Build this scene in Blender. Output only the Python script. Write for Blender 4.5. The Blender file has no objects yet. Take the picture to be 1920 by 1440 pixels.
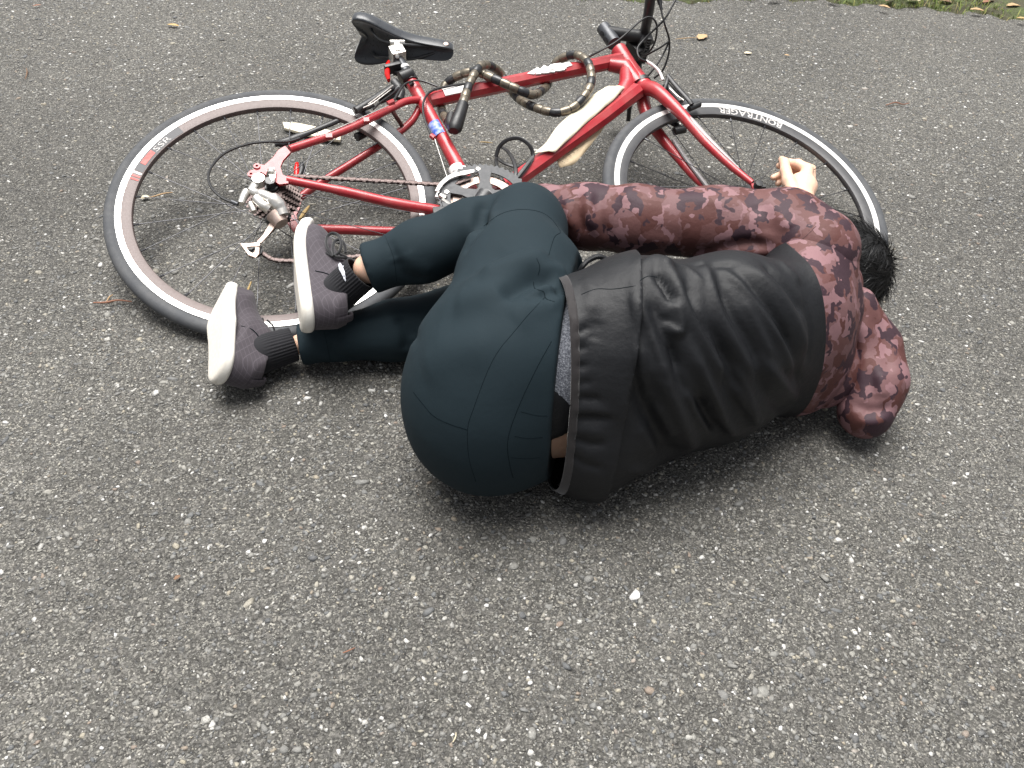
import bpy, bmesh, math, random
import numpy as np
from mathutils import Vector, Matrix
from mathutils.bvhtree import BVHTree
R_ = math.radians
scene = bpy.context.scene
COL = scene.collection

# ------------------------------------------------------------------ camera
CAM_H = 1.072
LENS_PX = 1543.12                      # focal length for a 1920 wide picture
PITCH, ROLL = R_(44.0), R_(5.0)
_up0 = np.array([0.0, -math.cos(PITCH), -math.sin(PITCH)])
_c, _s = math.cos(ROLL), math.sin(ROLL)
_Z = np.array([_c * _up0[0] - _s * _up0[1], _s * _up0[0] + _c * _up0[1], _up0[2]])
_Y = np.array([0, 0, 1.0]) - _Z * _Z[2]
_Y /= np.linalg.norm(_Y)
_X = np.cross(_Y, _Z)
CM = np.stack([_X, _Y, _Z])            # camera (x right, y down, z forward) to world
CO = np.array([0, 0, CAM_H])
cam_d = bpy.data.cameras.new('camera')
cam_d.sensor_width = 36.0
cam_d.lens = LENS_PX / 1920 * 36
cam_d.clip_start, cam_d.clip_end = 0.05, 400
cam = bpy.data.objects.new('camera', cam_d)
COL.objects.link(cam)
_m = Matrix.Identity(4)
for _i in range(3):
    _m[_i][0], _m[_i][1], _m[_i][2], _m[_i][3] = CM[_i, 0], -CM[_i, 1], -CM[_i, 2], CO[_i]
cam.matrix_world = _m
scene.camera = cam

# ------------------------------------------------------------------ light: overcast
SUN_EL, SUN_AZ = R_(75), R_(-32)        # high, soft, from beyond the bicycle
world = bpy.data.worlds.new('World')
scene.world = world
world.use_nodes = True
_nt = world.node_tree
_bg = _nt.nodes['Background']
_sky = _nt.nodes.new('ShaderNodeTexSky')
_sky.sky_type = 'NISHITA'
_sky.sun_disc = False
_sky.sun_elevation, _sky.sun_rotation = SUN_EL, SUN_AZ
_sky.air_density, _sky.dust_density, _sky.ozone_density = 1.0, 6.0, 1.0
_hs = _nt.nodes.new('ShaderNodeHueSaturation')   # a cloud layer takes the blue out of the sky
_hs.inputs['Saturation'].default_value = 0.25
_nt.links.new(_sky.outputs[0], _hs.inputs['Color'])
_nt.links.new(_hs.outputs[0], _bg.inputs['Color'])
_bg.inputs["Strength"].default_value = 0.055
_sd = bpy.data.lights.new('sun', 'SUN')
_sd.energy, _sd.angle, _sd.color = 2.3, R_(48), (1.0, 0.98, 0.95)
sun = bpy.data.objects.new('sun', _sd)
COL.objects.link(sun)
_dir = Vector((math.sin(SUN_AZ) * math.cos(SUN_EL), math.cos(SUN_AZ) * math.cos(SUN_EL), math.sin(SUN_EL)))
sun.rotation_euler = _dir.to_track_quat('Z', 'Y').to_euler()
scene.view_settings.view_transform = 'Standard'
scene.view_settings.look = 'None'
scene.view_settings.exposure = 1.48
scene.view_settings.gamma = 1.0

# ------------------------------------------------------------------ helpers
def W(u, v, z):
    """ground-parallel layout: where the sight line of a photo pixel meets height z"""
    r = CM @ np.array([(u - 960) / LENS_PX, (v - 720) / LENS_PX, 1.0])
    return CO + r * ((z - CAM_H) / r[2])

def ray(u, v):
    r = CM @ np.array([(u - 960) / LENS_PX, (v - 720) / LENS_PX, 1.0])
    return Vector(CO), Vector(r / np.linalg.norm(r))

def link(name, me, mat=None, parent=None):
    o = bpy.data.objects.new(name, me)
    COL.objects.link(o)
    if mat is not None:
        me.materials.append(mat)
    if parent is not None:
        o.parent = parent
    return o

def tag(o, label=None, cat=None, group=None, kind=None):
    if label: o['label'] = label
    if cat: o['category'] = cat
    if group: o['group'] = group
    if kind: o['kind'] = kind
    return o

def empty(name, loc=(0, 0, 0)):
    o = bpy.data.objects.new(name, None)
    o.location = loc
    COL.objects.link(o)
    return o

def mesh_np(name, V, F, smooth=True):
    """mesh from numpy verts and an (n,k) face array"""
    me = bpy.data.meshes.new(name)
    V = np.asarray(V, np.float32); F = np.asarray(F, np.int32)
    k = F.shape[1]
    me.vertices.add(len(V)); me.vertices.foreach_set('co', V.ravel())
    me.loops.add(F.size); me.loops.foreach_set('vertex_index', F.ravel())
    me.polygons.add(len(F))
    me.polygons.foreach_set('loop_start', np.arange(0, F.size, k, dtype=np.int32))
    me.polygons.foreach_set('loop_total', np.full(len(F), k, np.int32))
    me.update(calc_edges=True); me.validate()
    if smooth:
        me.polygons.foreach_set('use_smooth', np.ones(len(F), bool))
    return me

class MB:
    """collects tubes, boxes, lathes into one mesh"""
    def __init__(s): s.v, s.f = [], []
    def add(s, V, F):
        o = len(s.v)
        s.v += [tuple(map(float, p)) for p in V]
        s.f += [tuple(i + o for i in f) for f in F]
        return s
    def tube(s, pts, r, n=12, cap=True, flat=None, closed=False, up=None):
        """swept tube; r scalar or list; flat = (scale along the up normal)"""
        P = [Vector(p) for p in pts]; m = len(P)
        rr = r if hasattr(r, '__len__') else [r] * m
        T = []
        for i in range(m):
            a = P[(i - 1) % m] if (closed or i > 0) else P[0]
            b = P[(i + 1) % m] if (closed or i < m - 1) else P[-1]
            T.append((b - a).normalized())
        N = Vector(up) if up is not None else (Vector((0, 0, 1)) if abs(T[0].z) < .9 else Vector((1, 0, 0)))
        N = (N - T[0] * N.dot(T[0])).normalized()
        V, F = [], []
        for i in range(m):
            if up is not None:
                N = Vector(up)
            N = (N - T[i] * N.dot(T[i]))
            N = N.normalized() if N.length > 1e-6 else Vector((1, 0, 0))
            B = T[i].cross(N)
            fl = 1.0 if flat is None else (flat[i] if hasattr(flat, '__len__') else flat)
            for k in range(n):
                a = 2 * math.pi * k / n
                V.append(P[i] + N * (math.cos(a) * rr[i] * fl) + B * (math.sin(a) * rr[i]))
        for i in range(m if closed else m - 1):
            j = (i + 1) % m
            for k in range(n):
                l = (k + 1) % n
                F.append((i * n + k, i * n + l, j * n + l, j * n + k))
        if cap and not closed:
            F.append(tuple(range(n - 1, -1, -1)))
            F.append(tuple((m - 1) * n + k for k in range(n)))
        return s.add(V, F)
    def box(s, c, size, M=None, bev=0):
        x, y, z = [d / 2 for d in size]
        V = [Vector((i, j, k)) for i in (-x, x) for j in (-y, y) for k in (-z, z)]
        if M is not None: V = [M @ p for p in V]
        V = [p + Vector(c) for p in V]
        return s.add(V, [(0, 1, 3, 2), (4, 6, 7, 5), (0, 4, 5, 1), (2, 3, 7, 6), (0, 2, 6, 4), (1, 5, 7, 3)])
    def prism(s, pts, z0, z1, holes=None):
        """polygon in xy extruded between z0 and z1"""
        n = len(pts)
        V = [(p[0], p[1], z0) for p in pts] + [(p[0], p[1], z1) for p in pts]
        F = [tuple(range(n - 1, -1, -1)), tuple(range(n, 2 * n))]
        F += [(i, (i + 1) % n, n + (i + 1) % n, n + i) for i in range(n)]
        return s.add(V, F)
    def lathe(s, prof, n=64, c=(0, 0, 0), close=True):
        """profile of (radius, z) revolved round z; closed loop profile"""
        m = len(prof); V, F = [], []
        for k in range(n):
            a = 2 * math.pi * k / n
            for r, z in prof:
                V.append((c[0] + r * math.cos(a), c[1] + r * math.sin(a), c[2] + z))
        for k in range(n):
            l = (k + 1) % n
            for i in range(m if close else m - 1):
                j = (i + 1) % m
                F.append((k * m + i, l * m + i, l * m + j, k * m + j))
        return s.add(V, F)
    def build(s, name, mat=None, parent=None, smooth=True, bevel=0, sharp=40):
        me = bpy.data.meshes.new(name)
        me.from_pydata(s.v, [], s.f)
        bm = bmesh.new(); bm.from_mesh(me)
        bmesh.ops.recalc_face_normals(bm, faces=bm.faces)
        if bevel:
            ed = [e for e in bm.edges if len(e.link_faces) == 2 and e.calc_face_angle(0) > R_(30)]
            bmesh.ops.bevel(bm, geom=ed, offset=bevel, segments=2, profile=.6, affect='EDGES', clamp_overlap=True)
        for f in bm.faces: f.smooth = smooth
        for e in bm.edges:
            if len(e.link_faces) == 2 and e.calc_face_angle(0) > R_(sharp): e.smooth = False
        bm.to_mesh(me); bm.free()
        return link(name, me, mat, parent)

def spline(pts, n=8, closed=False):
    """Catmull-Rom through 3-D points"""
    P = [np.asarray(p, float) for p in pts]; m = len(P); out = []
    for i in range(m if closed else m - 1):
        p0 = P[(i - 1) % m] if (closed or i > 0) else 2 * P[0] - P[1]
        p1, p2 = P[i], P[(i + 1) % m]
        p3 = P[(i + 2) % m] if (closed or i < m - 2) else 2 * P[-1] - P[-2]
        for k in range(n):
            t = k / n
            out.append(.5 * (2 * p1 + (p2 - p0) * t + (2 * p0 - 5 * p1 + 4 * p2 - p3) * t * t + (3 * p1 - p0 - 3 * p2 + p3) * t ** 3))
    if not closed: out.append(P[-1])
    return out

# ------------------------------------------------------------------ implicit surfaces
def sm(a, b, k):
    h = np.clip(.5 + .5 * (b - a) / k, 0, 1)
    return b * (1 - h) + a * h - k * h * (1 - h)

def s_cone(P, a, b, ra, rb, up=None, ratio=1.0):
    """tapered capsule; flattened by ratio along up"""
    a = np.asarray(a, np.float32); b = np.asarray(b, np.float32)
    d = b - a; L = float(d @ d)
    q = P - a
    if up is not None:
        dn = d / math.sqrt(L); u = np.asarray(up, np.float32); u = u - dn * (u @ dn); u /= np.linalg.norm(u)
        w = q @ u
        q = q + (w * (1 / ratio - 1))[..., None] * u
    t = np.clip((q @ d) / L, 0, 1)
    return np.linalg.norm(q - t[..., None] * d, axis=-1) - (ra + (rb - ra) * t)

def s_ell(P, c, r, M=None):
    q = P - np.asarray(c, np.float32)
    if M is not None: q = q @ np.asarray(M, np.float32).T      # rows of M = local axes
    r = np.asarray(r, np.float32)
    k0 = np.linalg.norm(q / r, axis=-1); k1 = np.linalg.norm(q / (r * r), axis=-1)
    return k0 * (k0 - 1) / np.maximum(k1, 1e-6)

def polygonise(fn, lo, hi, h):
    """surface nets over a regular grid"""
    lo = np.asarray(lo, float); n = np.ceil((np.asarray(hi, float) - lo) / h).astype(int) + 1
    ax = [(lo[i] + h * np.arange(n[i])).astype(np.float32) for i in range(3)]
    D = np.empty(n, np.float32)
    for i0 in range(0, n[0], 24):
        G = np.stack(np.meshgrid(ax[0][i0:i0 + 24], ax[1], ax[2], indexing='ij'), -1)
        D[i0:i0 + 24] = fn(G)
    D[[0, -1]] = np.maximum(D[[0, -1]], 1e-3); D[:, [0, -1]] = np.maximum(D[:, [0, -1]], 1e-3); D[:, :, [0, -1]] = np.maximum(D[:, :, [0, -1]], 1e-3)
    S = D < 0
    c = n - 1
    cnt = np.zeros(c, np.int32); acc = np.zeros(tuple(c) + (3,), np.float32)
    for axis in range(3):
        for o1 in (0, 1):
            for o2 in (0, 1):
                off = [0, 0, 0]; oth = [a for a in range(3) if a != axis]
                off[oth[0]], off[oth[1]] = o1, o2
                sl0 = tuple(slice(off[k], off[k] + c[k]) for k in range(3))
                off2 = list(off); off2[axis] += 1
                sl1 = tuple(slice(off2[k], off2[k] + c[k]) for k in range(3))
                x = S[sl0] != S[sl1]
                d0, d1 = D[sl0][x], D[sl1][x]
                t = d0 / (d0 - d1)
                e = np.zeros((len(t), 3), np.float32); e[:, :] = off; e[:, axis] += t
                acc[x] += e; cnt[x] += 1
    act = cnt > 0
    idx = np.full(c, -1, np.int64); idx[act] = np.arange(act.sum())
    base = np.argwhere(act)
    V = (base + acc[act] / cnt[act][:, None]) * h + lo
    F = []
    for axis in range(3):
        b_, c_ = [(1, 2), (2, 0), (0, 1)][axis]
        sl0 = [slice(1, n[k] - 1) for k in range(3)]; sl0[axis] = slice(0, n[axis] - 1)
        sl1 = list(sl0); sl1[axis] = slice(1, n[axis])
        x = S[tuple(sl0)] != S[tuple(sl1)]
        I = np.argwhere(x); st = np.array([s_.start for s_ in sl0]); I = I + st
        ins = S[tuple(I.T)]
        q = []
        for db, dc in ((0, 0), (-1, 0), (-1, -1), (0, -1)):
            J = I.copy(); J[:, b_] += db; J[:, c_] += dc
            q.append(idx[tuple(J.T)])
        q = np.stack(q, 1)
        q[~ins] = q[~ins][:, ::-1]
        F.append(q)
    F = np.concatenate(F)
    F = F[(F >= 0).all(1)]
    return V, F

def vnormals(V, F):
    n = np.cross(V[F[:, 2]] - V[F[:, 0]], V[F[:, 3]] - V[F[:, 1]])
    N = np.zeros_like(V)
    for k in range(4): np.add.at(N, F[:, k], n)
    return N / np.maximum(np.linalg.norm(N, axis=1, keepdims=True), 1e-12)

def relax(V, F, it=2, lam=.5):
    E = np.concatenate([F[:, [0, 1]], F[:, [1, 2]], F[:, [2, 3]], F[:, [3, 0]]])
    E = np.concatenate([E, E[:, ::-1]])
    deg = np.bincount(E[:, 0], minlength=len(V)).astype(float)
    for _ in range(it):
        A = np.zeros_like(V)
        for k in range(3): A[:, k] = np.bincount(E[:, 0], weights=V[E[:, 1], k], minlength=len(V))
        V = V + lam * (A / np.maximum(deg, 1)[:, None] - V)
    return V

def seg_dist(V, pts):
    """distance to a polyline and the arc parameter 0..1 of the nearest point"""
    pts = np.asarray(pts, float); best = np.full(len(V), 1e9); par = np.zeros(len(V))
    L = np.concatenate([[0], np.cumsum(np.linalg.norm(np.diff(pts, axis=0), axis=1))])
    for i in range(len(pts) - 1):
        a, d = pts[i], pts[i + 1] - pts[i]
        l2 = max(d @ d, 1e-12)
        t = np.clip(((V - a) @ d) / l2, 0, 1)
        dd = np.linalg.norm(V - a - t[:, None] * d, axis=1)
        m = dd < best
        best[m] = dd[m]; par[m] = (L[i] + t[m] * math.sqrt(l2)) / max(L[-1], 1e-9)
    return best, par

def hit(bvh, u, v, dflt=None):
    o, d = ray(u, v)
    loc, nor, i, dist = bvh.ray_cast(o, d)
    if loc is None: return (None, None)
    return np.array(loc), np.array(nor)

def trace(bvh, pix, n=6):
    """a line followed over a surface"""
    out = []
    for p in spline([(a, b, 0) for a, b in pix], n):
        l, nn = hit(bvh, p[0], p[1])
        if l is not None: out.append((l, nn))
    return out

def bvh_of(V, F):
    return BVHTree.FromPolygons([tuple(p) for p in V], [tuple(map(int, f)) for f in F])
# ------------------------------------------------------------------ materials
def mat(name, col=(.5, .5, .5), rough=.5, metal=0., **kw):
    m = bpy.data.materials.new(name); m.use_nodes = True
    b = m.node_tree.nodes['Principled BSDF']
    b.inputs['Base Color'].default_value = (*col, 1)
    b.inputs['Roughness'].default_value = rough
    b.inputs['Metallic'].default_value = metal
    for k, v in kw.items(): b.inputs[k].default_value = v
    return m

class NB:
    """small node builder"""
    def __init__(s, m):
        s.t = m.node_tree; s.b = s.t.nodes['Principled BSDF']; s.out = s.t.nodes['Material Output']
    def n(s, typ, ins=None, **props):
        nd = s.t.nodes.new('ShaderNode' + typ)
        for k, v in props.items(): setattr(nd, k, v)
        for k, v in (ins or {}).items():
            if hasattr(v, 'links') or isinstance(v, bpy.types.NodeSocket): s.t.links.new(v, nd.inputs[k])
            else: nd.inputs[k].default_value = v
        return nd
    def l(s, a, b): s.t.links.new(a, b)
    def coord(s, which='Object'): return s.n('TexCoord').outputs[which]
    def noise(s, vec, scale, detail=4, rough=.55, dist=0.):
        return s.n('TexNoise', {'Vector': vec, 'Scale': scale, 'Detail': detail, 'Roughness': rough, 'Distortion': dist})
    def ramp(s, fac, stops, interp='LINEAR'):
        r = s.n('ValToRGB', {'Fac': fac}); cr = r.color_ramp; cr.interpolation = interp
        while len(cr.elements) < len(stops): cr.elements.new(.5)
        for e, (p, c) in zip(cr.elements, stops):
            e.position = p; e.color = (*c, 1) if len(c) == 3 else c
        return r.outputs['Color']
    def mix(s, fac, a, b, typ='MIX'):
        nd = s.n('Mix', data_type='RGBA', blend_type=typ)
        for k, v in ((0, fac), (6, a), (7, b)):
            if isinstance(v, bpy.types.NodeSocket): s.l(v, nd.inputs[k])
            else: nd.inputs[k].default_value = v if k == 0 else (*v, 1)
        return nd.outputs[2]
    def math(s, op, a, b=None, clamp=False):
        nd = s.n('Math', operation=op, use_clamp=clamp)
        for k, v in ((0, a), (1, b)):
            if v is None: continue
            if isinstance(v, bpy.types.NodeSocket): s.l(v, nd.inputs[k])
            else: nd.inputs[k].default_value = v
        return nd.outputs[0]
    def bump(s, h, strength=.3, dist=.002, normal=None):
        nd = s.n('Bump', {'Height': h, 'Strength': strength, 'Distance': dist})
        if normal is not None: s.l(normal, nd.inputs['Normal'])
        s.l(nd.outputs[0], s.b.inputs['Normal']); return nd.outputs[0]
    def color(s, c): s.l(c, s.b.inputs['Base Color'])

def worn(name, col, col2, rough=.4, metal=0., scale=40, amount=.5, bump=.05, spec=.5):
    """plain finish with uneven tone and scuffs"""
    m = mat(name, col, rough, metal); N = NB(m); v = N.coord()
    a = N.noise(v, scale, 5).outputs['Fac']
    N.color(N.mix(N.math('MULTIPLY', N.ramp(a, [(.42, (0, 0, 0)), (.7, (1, 1, 1))]), amount), col, col2))
    N.b.inputs['Specular IOR Level'].default_value = spec
    r = N.noise(v, scale * 2.3, 4).outputs['Fac']
    N.l(N.math('ADD', N.math('MULTIPLY', r, .25), rough - .12), N.b.inputs['Roughness'])
    N.bump(N.noise(v, scale * 8, 3).outputs['Fac'], bump, .001)
    return m

M = {}
M['red'] = worn('red_paint', (.36, .020, .028), (.36, .09, .085), .34, scale=26, amount=.55, bump=.015)
M['red'].node_tree.nodes['Principled BSDF'].inputs['Coat Weight'].default_value = .25
M['red'].node_tree.nodes['Principled BSDF'].inputs['Coat Roughness'].default_value = .15
M['grey_paint'] = worn('grey_paint', (.30, .28, .28), (.24, .22, .22), .35, scale=30)
M['white'] = worn('white_paint', (.82, .80, .78), (.7, .68, .65), .4, scale=60)
M['black'] = worn('black_plastic', (.012, .012, .013), (.03, .03, .03), .42, scale=60)
M['black_metal'] = worn('black_metal', (.02, .021, .023), (.05, .05, .05), .33, scale=80)
M['grey_metal'] = worn('grey_metal', (.060, .064, .072), (.035, .035, .036), .38, metal=.3, scale=50)
M['ring_grey'] = worn('ring_grey', (.028, .030, .034), (.045, .046, .05), .5, scale=60)
M['rubber'] = worn('tyre_rubber', (.052, .055, .060), (.095, .095, .095), .75, scale=35, bump=.1)
M['silver'] = worn('silver_alloy', (.72, .70, .66), (.45, .40, .34), .32, metal=.85, scale=70)
M['brown_metal'] = worn('dirty_alloy', (.42, .33, .29), (.2, .14, .11), .45, metal=.6, scale=90)
M['brake_track'] = worn('brake_track', (.86, .85, .82), (.72, .70, .67), .34, metal=.35, scale=90)
M['rim_rose'] = worn('dusty_rim', (.120, .090, .084), (.09, .068, .063), .5, metal=.1, scale=140)
M['rim_black'] = worn('black_rim', (.045, .045, .048), (.07, .07, .07), .42, scale=60)
M['chain'] = worn('oily_chain', (.10, .075, .07), (.03, .022, .02), .45, metal=.7, scale=200)
M['spoke'] = mat('spoke_steel', (.05, .05, .055), .35, .7)
M['cable'] = mat('cable_housing', (.012, .012, .013), .4)
M['wire'] = mat('bare_wire', (.6, .58, .55), .35, .9)
M['red_lens'] = mat('red_lens', (.60, .008, .006), .15)
M['bridge'] = worn('rusty_bridge', (.10, .035, .03), (.05, .02, .02), .5, scale=80)
M['skin'] = None
# ------------------------------------------------------------------ asphalt
rng = np.random.default_rng(7)
def asphalt_mat():
    m = mat('asphalt', (.1, .1, .1), .85); N = NB(m); v = N.coord()
    warp = N.noise(v, 90, 3)
    vw = N.n('VectorMath', {0: v, 1: N.n('VectorMath', {0: warp.outputs['Color'], 1: (.006, .006, .006)}, operation='MULTIPLY').outputs[0]}, operation='ADD').outputs[0]
    big = N.noise(v, 1.3, 5, .6).outputs['Fac']
    mid = N.noise(v, 11, 5, .6).outputs['Fac']
    fine = N.noise(v, 420, 4, .7).outputs['Fac']
    base = N.mix(N.ramp(mid, [(.3, (0, 0, 0)), (.7, (1, 1, 1))]), (.070, .068, .060), (.125, .122, .111))
    base = N.mix(N.ramp(big, [(.38, (0, 0, 0)), (.66, (1, 1, 1))]), base, (.100, .096, .085))
    base = N.mix(N.ramp(fine, [(.3, (0, 0, 0)), (.75, (1, 1, 1))]), N.mix(.5, base, (.035, .034, .032)), base)
    h = N.math('MULTIPLY', fine, .35)
    for sc, keep, cols, amp in ((115, .60, [(0, (.125, .121, .113)), (.35, (.165, .158, .146)), (.62, (.215, .206, .188)), (.82, (.095, .097, .098)), (.93, (.32, .30, .265)), (.982, (.58, .57, .54))], 1.),
                                (230, .62, [(0, (.12, .115, .106)), (.40, (.18, .171, .157)), (.66, (.245, .233, .21)), (.82, (.085, .085, .085)), (.93, (.36, .34, .30)), (.98, (.62, .61, .58))], .6)):
        vc = N.n('TexVoronoi', {'Vector': vw, 'Scale': sc, 'Randomness': 1.}, feature='F1')
        ve = N.n('TexVoronoi', {'Vector': vw, 'Scale': sc, 'Randomness': 1.}, feature='DISTANCE_TO_EDGE')
        sep = N.n('SeparateColor', {0: vc.outputs['Color']})
        face = N.ramp(ve.outputs['Distance'], [(.05, (0, 0, 0)), (.17, (1, 1, 1))])
        pres = N.math('LESS_THAN', sep.outputs[1], keep)
        mk = N.math('MULTIPLY', face, pres)
        c = N.ramp(sep.outputs[0], cols, 'CONSTANT')
        base = N.mix(mk, base, N.mix(N.math('MULTIPLY', fine, .4), c, (.10, .095, .09)))
        dome = N.math('MULTIPLY', N.math('MULTIPLY', N.ramp(ve.outputs['Distance'], [(.0, (0, 0, 0)), (.3, (1, 1, 1))]), N.math('ADD', sep.outputs[2], .3)), pres)
        h = N.math('ADD', h, N.math('MULTIPLY', dome, amp))
    # grit: millimetre grains, light and dark
    vg = N.n('TexVoronoi', {'Vector': vw, 'Scale': 430, 'Randomness': 1.}, feature='F1')
    gs = N.n('SeparateColor', {0: vg.outputs['Color']})
    grit = N.ramp(gs.outputs[0], [(0, (.022, .021, .019)), (.30, (.055, .053, .048)), (.52, (.105, .102, .094)), (.72, (.19, .184, .168)), (.86, (.30, .29, .255)), (.95, (.46, .44, .39))], 'CONSTANT')
    base = N.mix(N.math('MULTIPLY', N.ramp(N.noise(v, 60, 3).outputs['Fac'], [(.35, (.3, .3, .3)), (.62, (1, 1, 1))]), .62), base, grit)
    h = N.math('ADD', h, N.math('MULTIPLY', gs.outputs[1], .55))
    stain = N.ramp(N.noise(v, .9, 6, .62).outputs['Fac'], [(.36, (.84, .84, .835)), (.64, (1.2, 1.2, 1.19))])
    N.color(N.mix(1., base, stain, 'MULTIPLY'))
    N.b.inputs['Specular IOR Level'].default_value = .35
    N.bump(h, .9, .0035)
    return m
M['asphalt'] = asphalt_mat()
g = MB()
# one sheet out to the horizon, finely divided near the camera with a gentle unevenness
gx = np.concatenate([[-90, -30, -10, -5], np.linspace(-3, 3, 91), [5, 10, 30, 90]])
gy = np.concatenate([[-90, -30, -10, -3, -1], np.linspace(0, 3.6, 73), [5, 10, 30, 90]])
GX, GY = np.meshgrid(gx, gy, indexing='ij')
def ground_z(x, y):
    return .0018 * np.sin(7.1 * x + 1.3 * y) * np.cos(5.3 * y - 2.1 * x) - .0035
near = (np.abs(GX) <= 3) & (GY >= 0) & (GY <= 3.6)
GZ = np.where(near, ground_z(GX, GY), -.0035)
ny = len(gy); I = np.arange(len(gx) * ny).reshape(len(gx), ny)
F4 = np.stack([I[:-1, :-1], I[1:, :-1], I[1:, 1:], I[:-1, 1:]], -1).reshape(-1, 4)
road = link('road', mesh_np('road', np.stack([GX, GY, GZ], -1).reshape(-1, 3), F4), M['asphalt'])
tag(road, kind='structure')

# ------------------------------------------------------------------ stones bedded in the asphalt
def stone_mat():
    m = mat('aggregate', (.2, .2, .2), .7); N = NB(m); v = N.coord()
    at = N.n('Attribute', attribute_name='tone')
    tone = at.outputs['Fac']
    c = N.ramp(tone, [(0, (.095, .099, .102)), (.14, (.145, .150, .152)), (.32, (.195, .194, .185)), (.56, (.26, .256, .236)), (.74, (.34, .33, .295)),
                      (.85, (.37, .335, .26)), (.885, (.25, .19, .15)), (.90, (.46, .45, .41)), (.966, (.62, .61, .58)), (1, (.82, .81, .79))])
    n1 = N.noise(v, 260, 5, .7).outputs['Fac']
    c = N.mix(N.math('MULTIPLY', N.ramp(n1, [(.45, (0, 0, 0)), (.68, (1, 1, 1))]), .45), c, (.13, .12, .11))
    n2 = N.noise(v, 900, 3, .7).outputs['Fac']
    c = N.mix(N.math('MULTIPLY', N.ramp(n2, [(.42, (1, 1, 1)), (.58, (0, 0, 0))]), .35), c, (.06, .058, .054))
    N.color(c); N.bump(N.math('ADD', n1, n2), .6, .0014)
    N.b.inputs['Specular IOR Level'].default_value = .4
    return m
def icosa():
    p = (1 + 5 ** .5) / 2
    V = np.array([(-1, p, 0), (1, p, 0), (-1, -p, 0), (1, -p, 0), (0, -1, p), (0, 1, p), (0, -1, -p), (0, 1, -p), (p, 0, -1), (p, 0, 1), (-p, 0, -1), (-p, 0, 1)], float)
    F = np.array([(0, 11, 5), (0, 5, 1), (0, 1, 7), (0, 7, 10), (0, 10, 11), (1, 5, 9), (5, 11, 4), (11, 10, 2), (10, 7, 6), (7, 1, 8), (3, 9, 4), (3, 4, 2), (3, 2, 6), (3, 6, 8), (3, 8, 9), (4, 9, 5), (2, 4, 11), (6, 2, 10), (8, 6, 7), (9, 8, 1)])
    return V / np.linalg.norm(V[0]), F
def stones(n, rlo, rhi, xy):
    V0, F0 = icosa()
    n = len(xy)
    r = rlo * (rhi / rlo) ** (rng.random(n) ** 2.2)
    S = np.stack([r * rng.uniform(.8, 1.45, n), r * rng.uniform(.6, 1.0, n), r * rng.uniform(.3, .5, n)], 1)
    Vv = V0[None] * (1 + rng.uniform(-.45, .42, (n, 12, 1))) + rng.normal(0, .17, (n, 12, 3))
    Vv = np.clip(Vv, -rng.uniform(.5, .95, (n, 1, 3)), rng.uniform(.5, .95, (n, 1, 3)))
    Vv = Vv * S[:, None]
    a = rng.uniform(0, 2 * np.pi, n); tx = rng.normal(0, .16, n)
    cx, sx = np.cos(tx)[:, None], np.sin(tx)[:, None]
    y, z = Vv[..., 1] * cx - Vv[..., 2] * sx, Vv[..., 1] * sx + Vv[..., 2] * cx
    ca, sa = np.cos(a)[:, None], np.sin(a)[:, None]
    x, y = Vv[..., 0] * ca - y * sa, Vv[..., 0] * sa + y * ca
    gz = ground_z(xy[:, 0], xy[:, 1])
    sink = S[:, 2] * rng.uniform(.05, .55, n)
    out = np.stack([x + xy[:, :1], y + xy[:, 1:], z + (gz - sink + .0006)[:, None]], -1)
    tone = np.repeat(rng.random(n), 12)
    FF = F0[None] + 12 * np.arange(n)[:, None, None]
    return out.reshape(-1, 3), FF.reshape(-1, 3), tone
def scatter(n, y0, y1):
    y = y0 + (y1 - y0) * rng.random(n); x = (rng.random(n) * 2 - 1) * (.62 + .52 * y)
    keep = rng.random(n) < (.62 + .52 * y) / (.62 + .52 * y1)
    return np.stack([x, y], 1)[keep]
def patchy(xy, lo):
    """aggregate stands out in some patches and is smoothed over in others"""
    x, y = xy[:, 0], xy[:, 1]
    f = np.sin(3.1 * x + 1.7 * y) + np.sin(-2.3 * x + 4.1 * y + 1) + .8 * np.sin(7.3 * x - 5.1 * y + 2) + .6 * np.sin(13 * x + 9 * y)
    return xy[rng.random(len(xy)) < np.clip(lo + (1 - lo) * (.5 + .35 * f), lo * .8, 1)]
A = stones(0, .0015, .0062, patchy(scatter(190000, .22, 3.42), .62))
big = patchy(scatter(5200, .22, 3.3), .3)
B = stones(0, .005, .0125, big)
off = len(A[0])
sm_ = mesh_np('gravel', np.concatenate([A[0], B[0]]), np.concatenate([A[1], B[1] + off]), smooth=False)
at_ = sm_.attributes.new('tone', 'FLOAT', 'POINT'); at_.data.foreach_set('value', np.concatenate([A[2], B[2]]).astype(np.float32))
gravel = link('gravel', sm_, stone_mat())
tag(gravel, 'grey, buff and white stone chips bedded in the worn asphalt', 'gravel', kind='stuff')
# ------------------------------------------------------------------ bicycle, lying on its left side
# local axes of the bicycle: x forward, y from wheels to saddle, z to its right side (upwards here)
BM = Matrix(((0.973384, -0.220569, 0.062233, -0.528053), (0.229158, 0.932895, -0.277838, 1.473327),
             (0.003226, 0.284704, 0.958610, 0.109657), (0, 0, 0, 1)))
BI = BM.inverted()
bike = empty('bicycle')
bike.matrix_world = BM
tag(bike, 'red bicycle lying on its side on the asphalt behind the curled-up person', 'bicycle')

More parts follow.
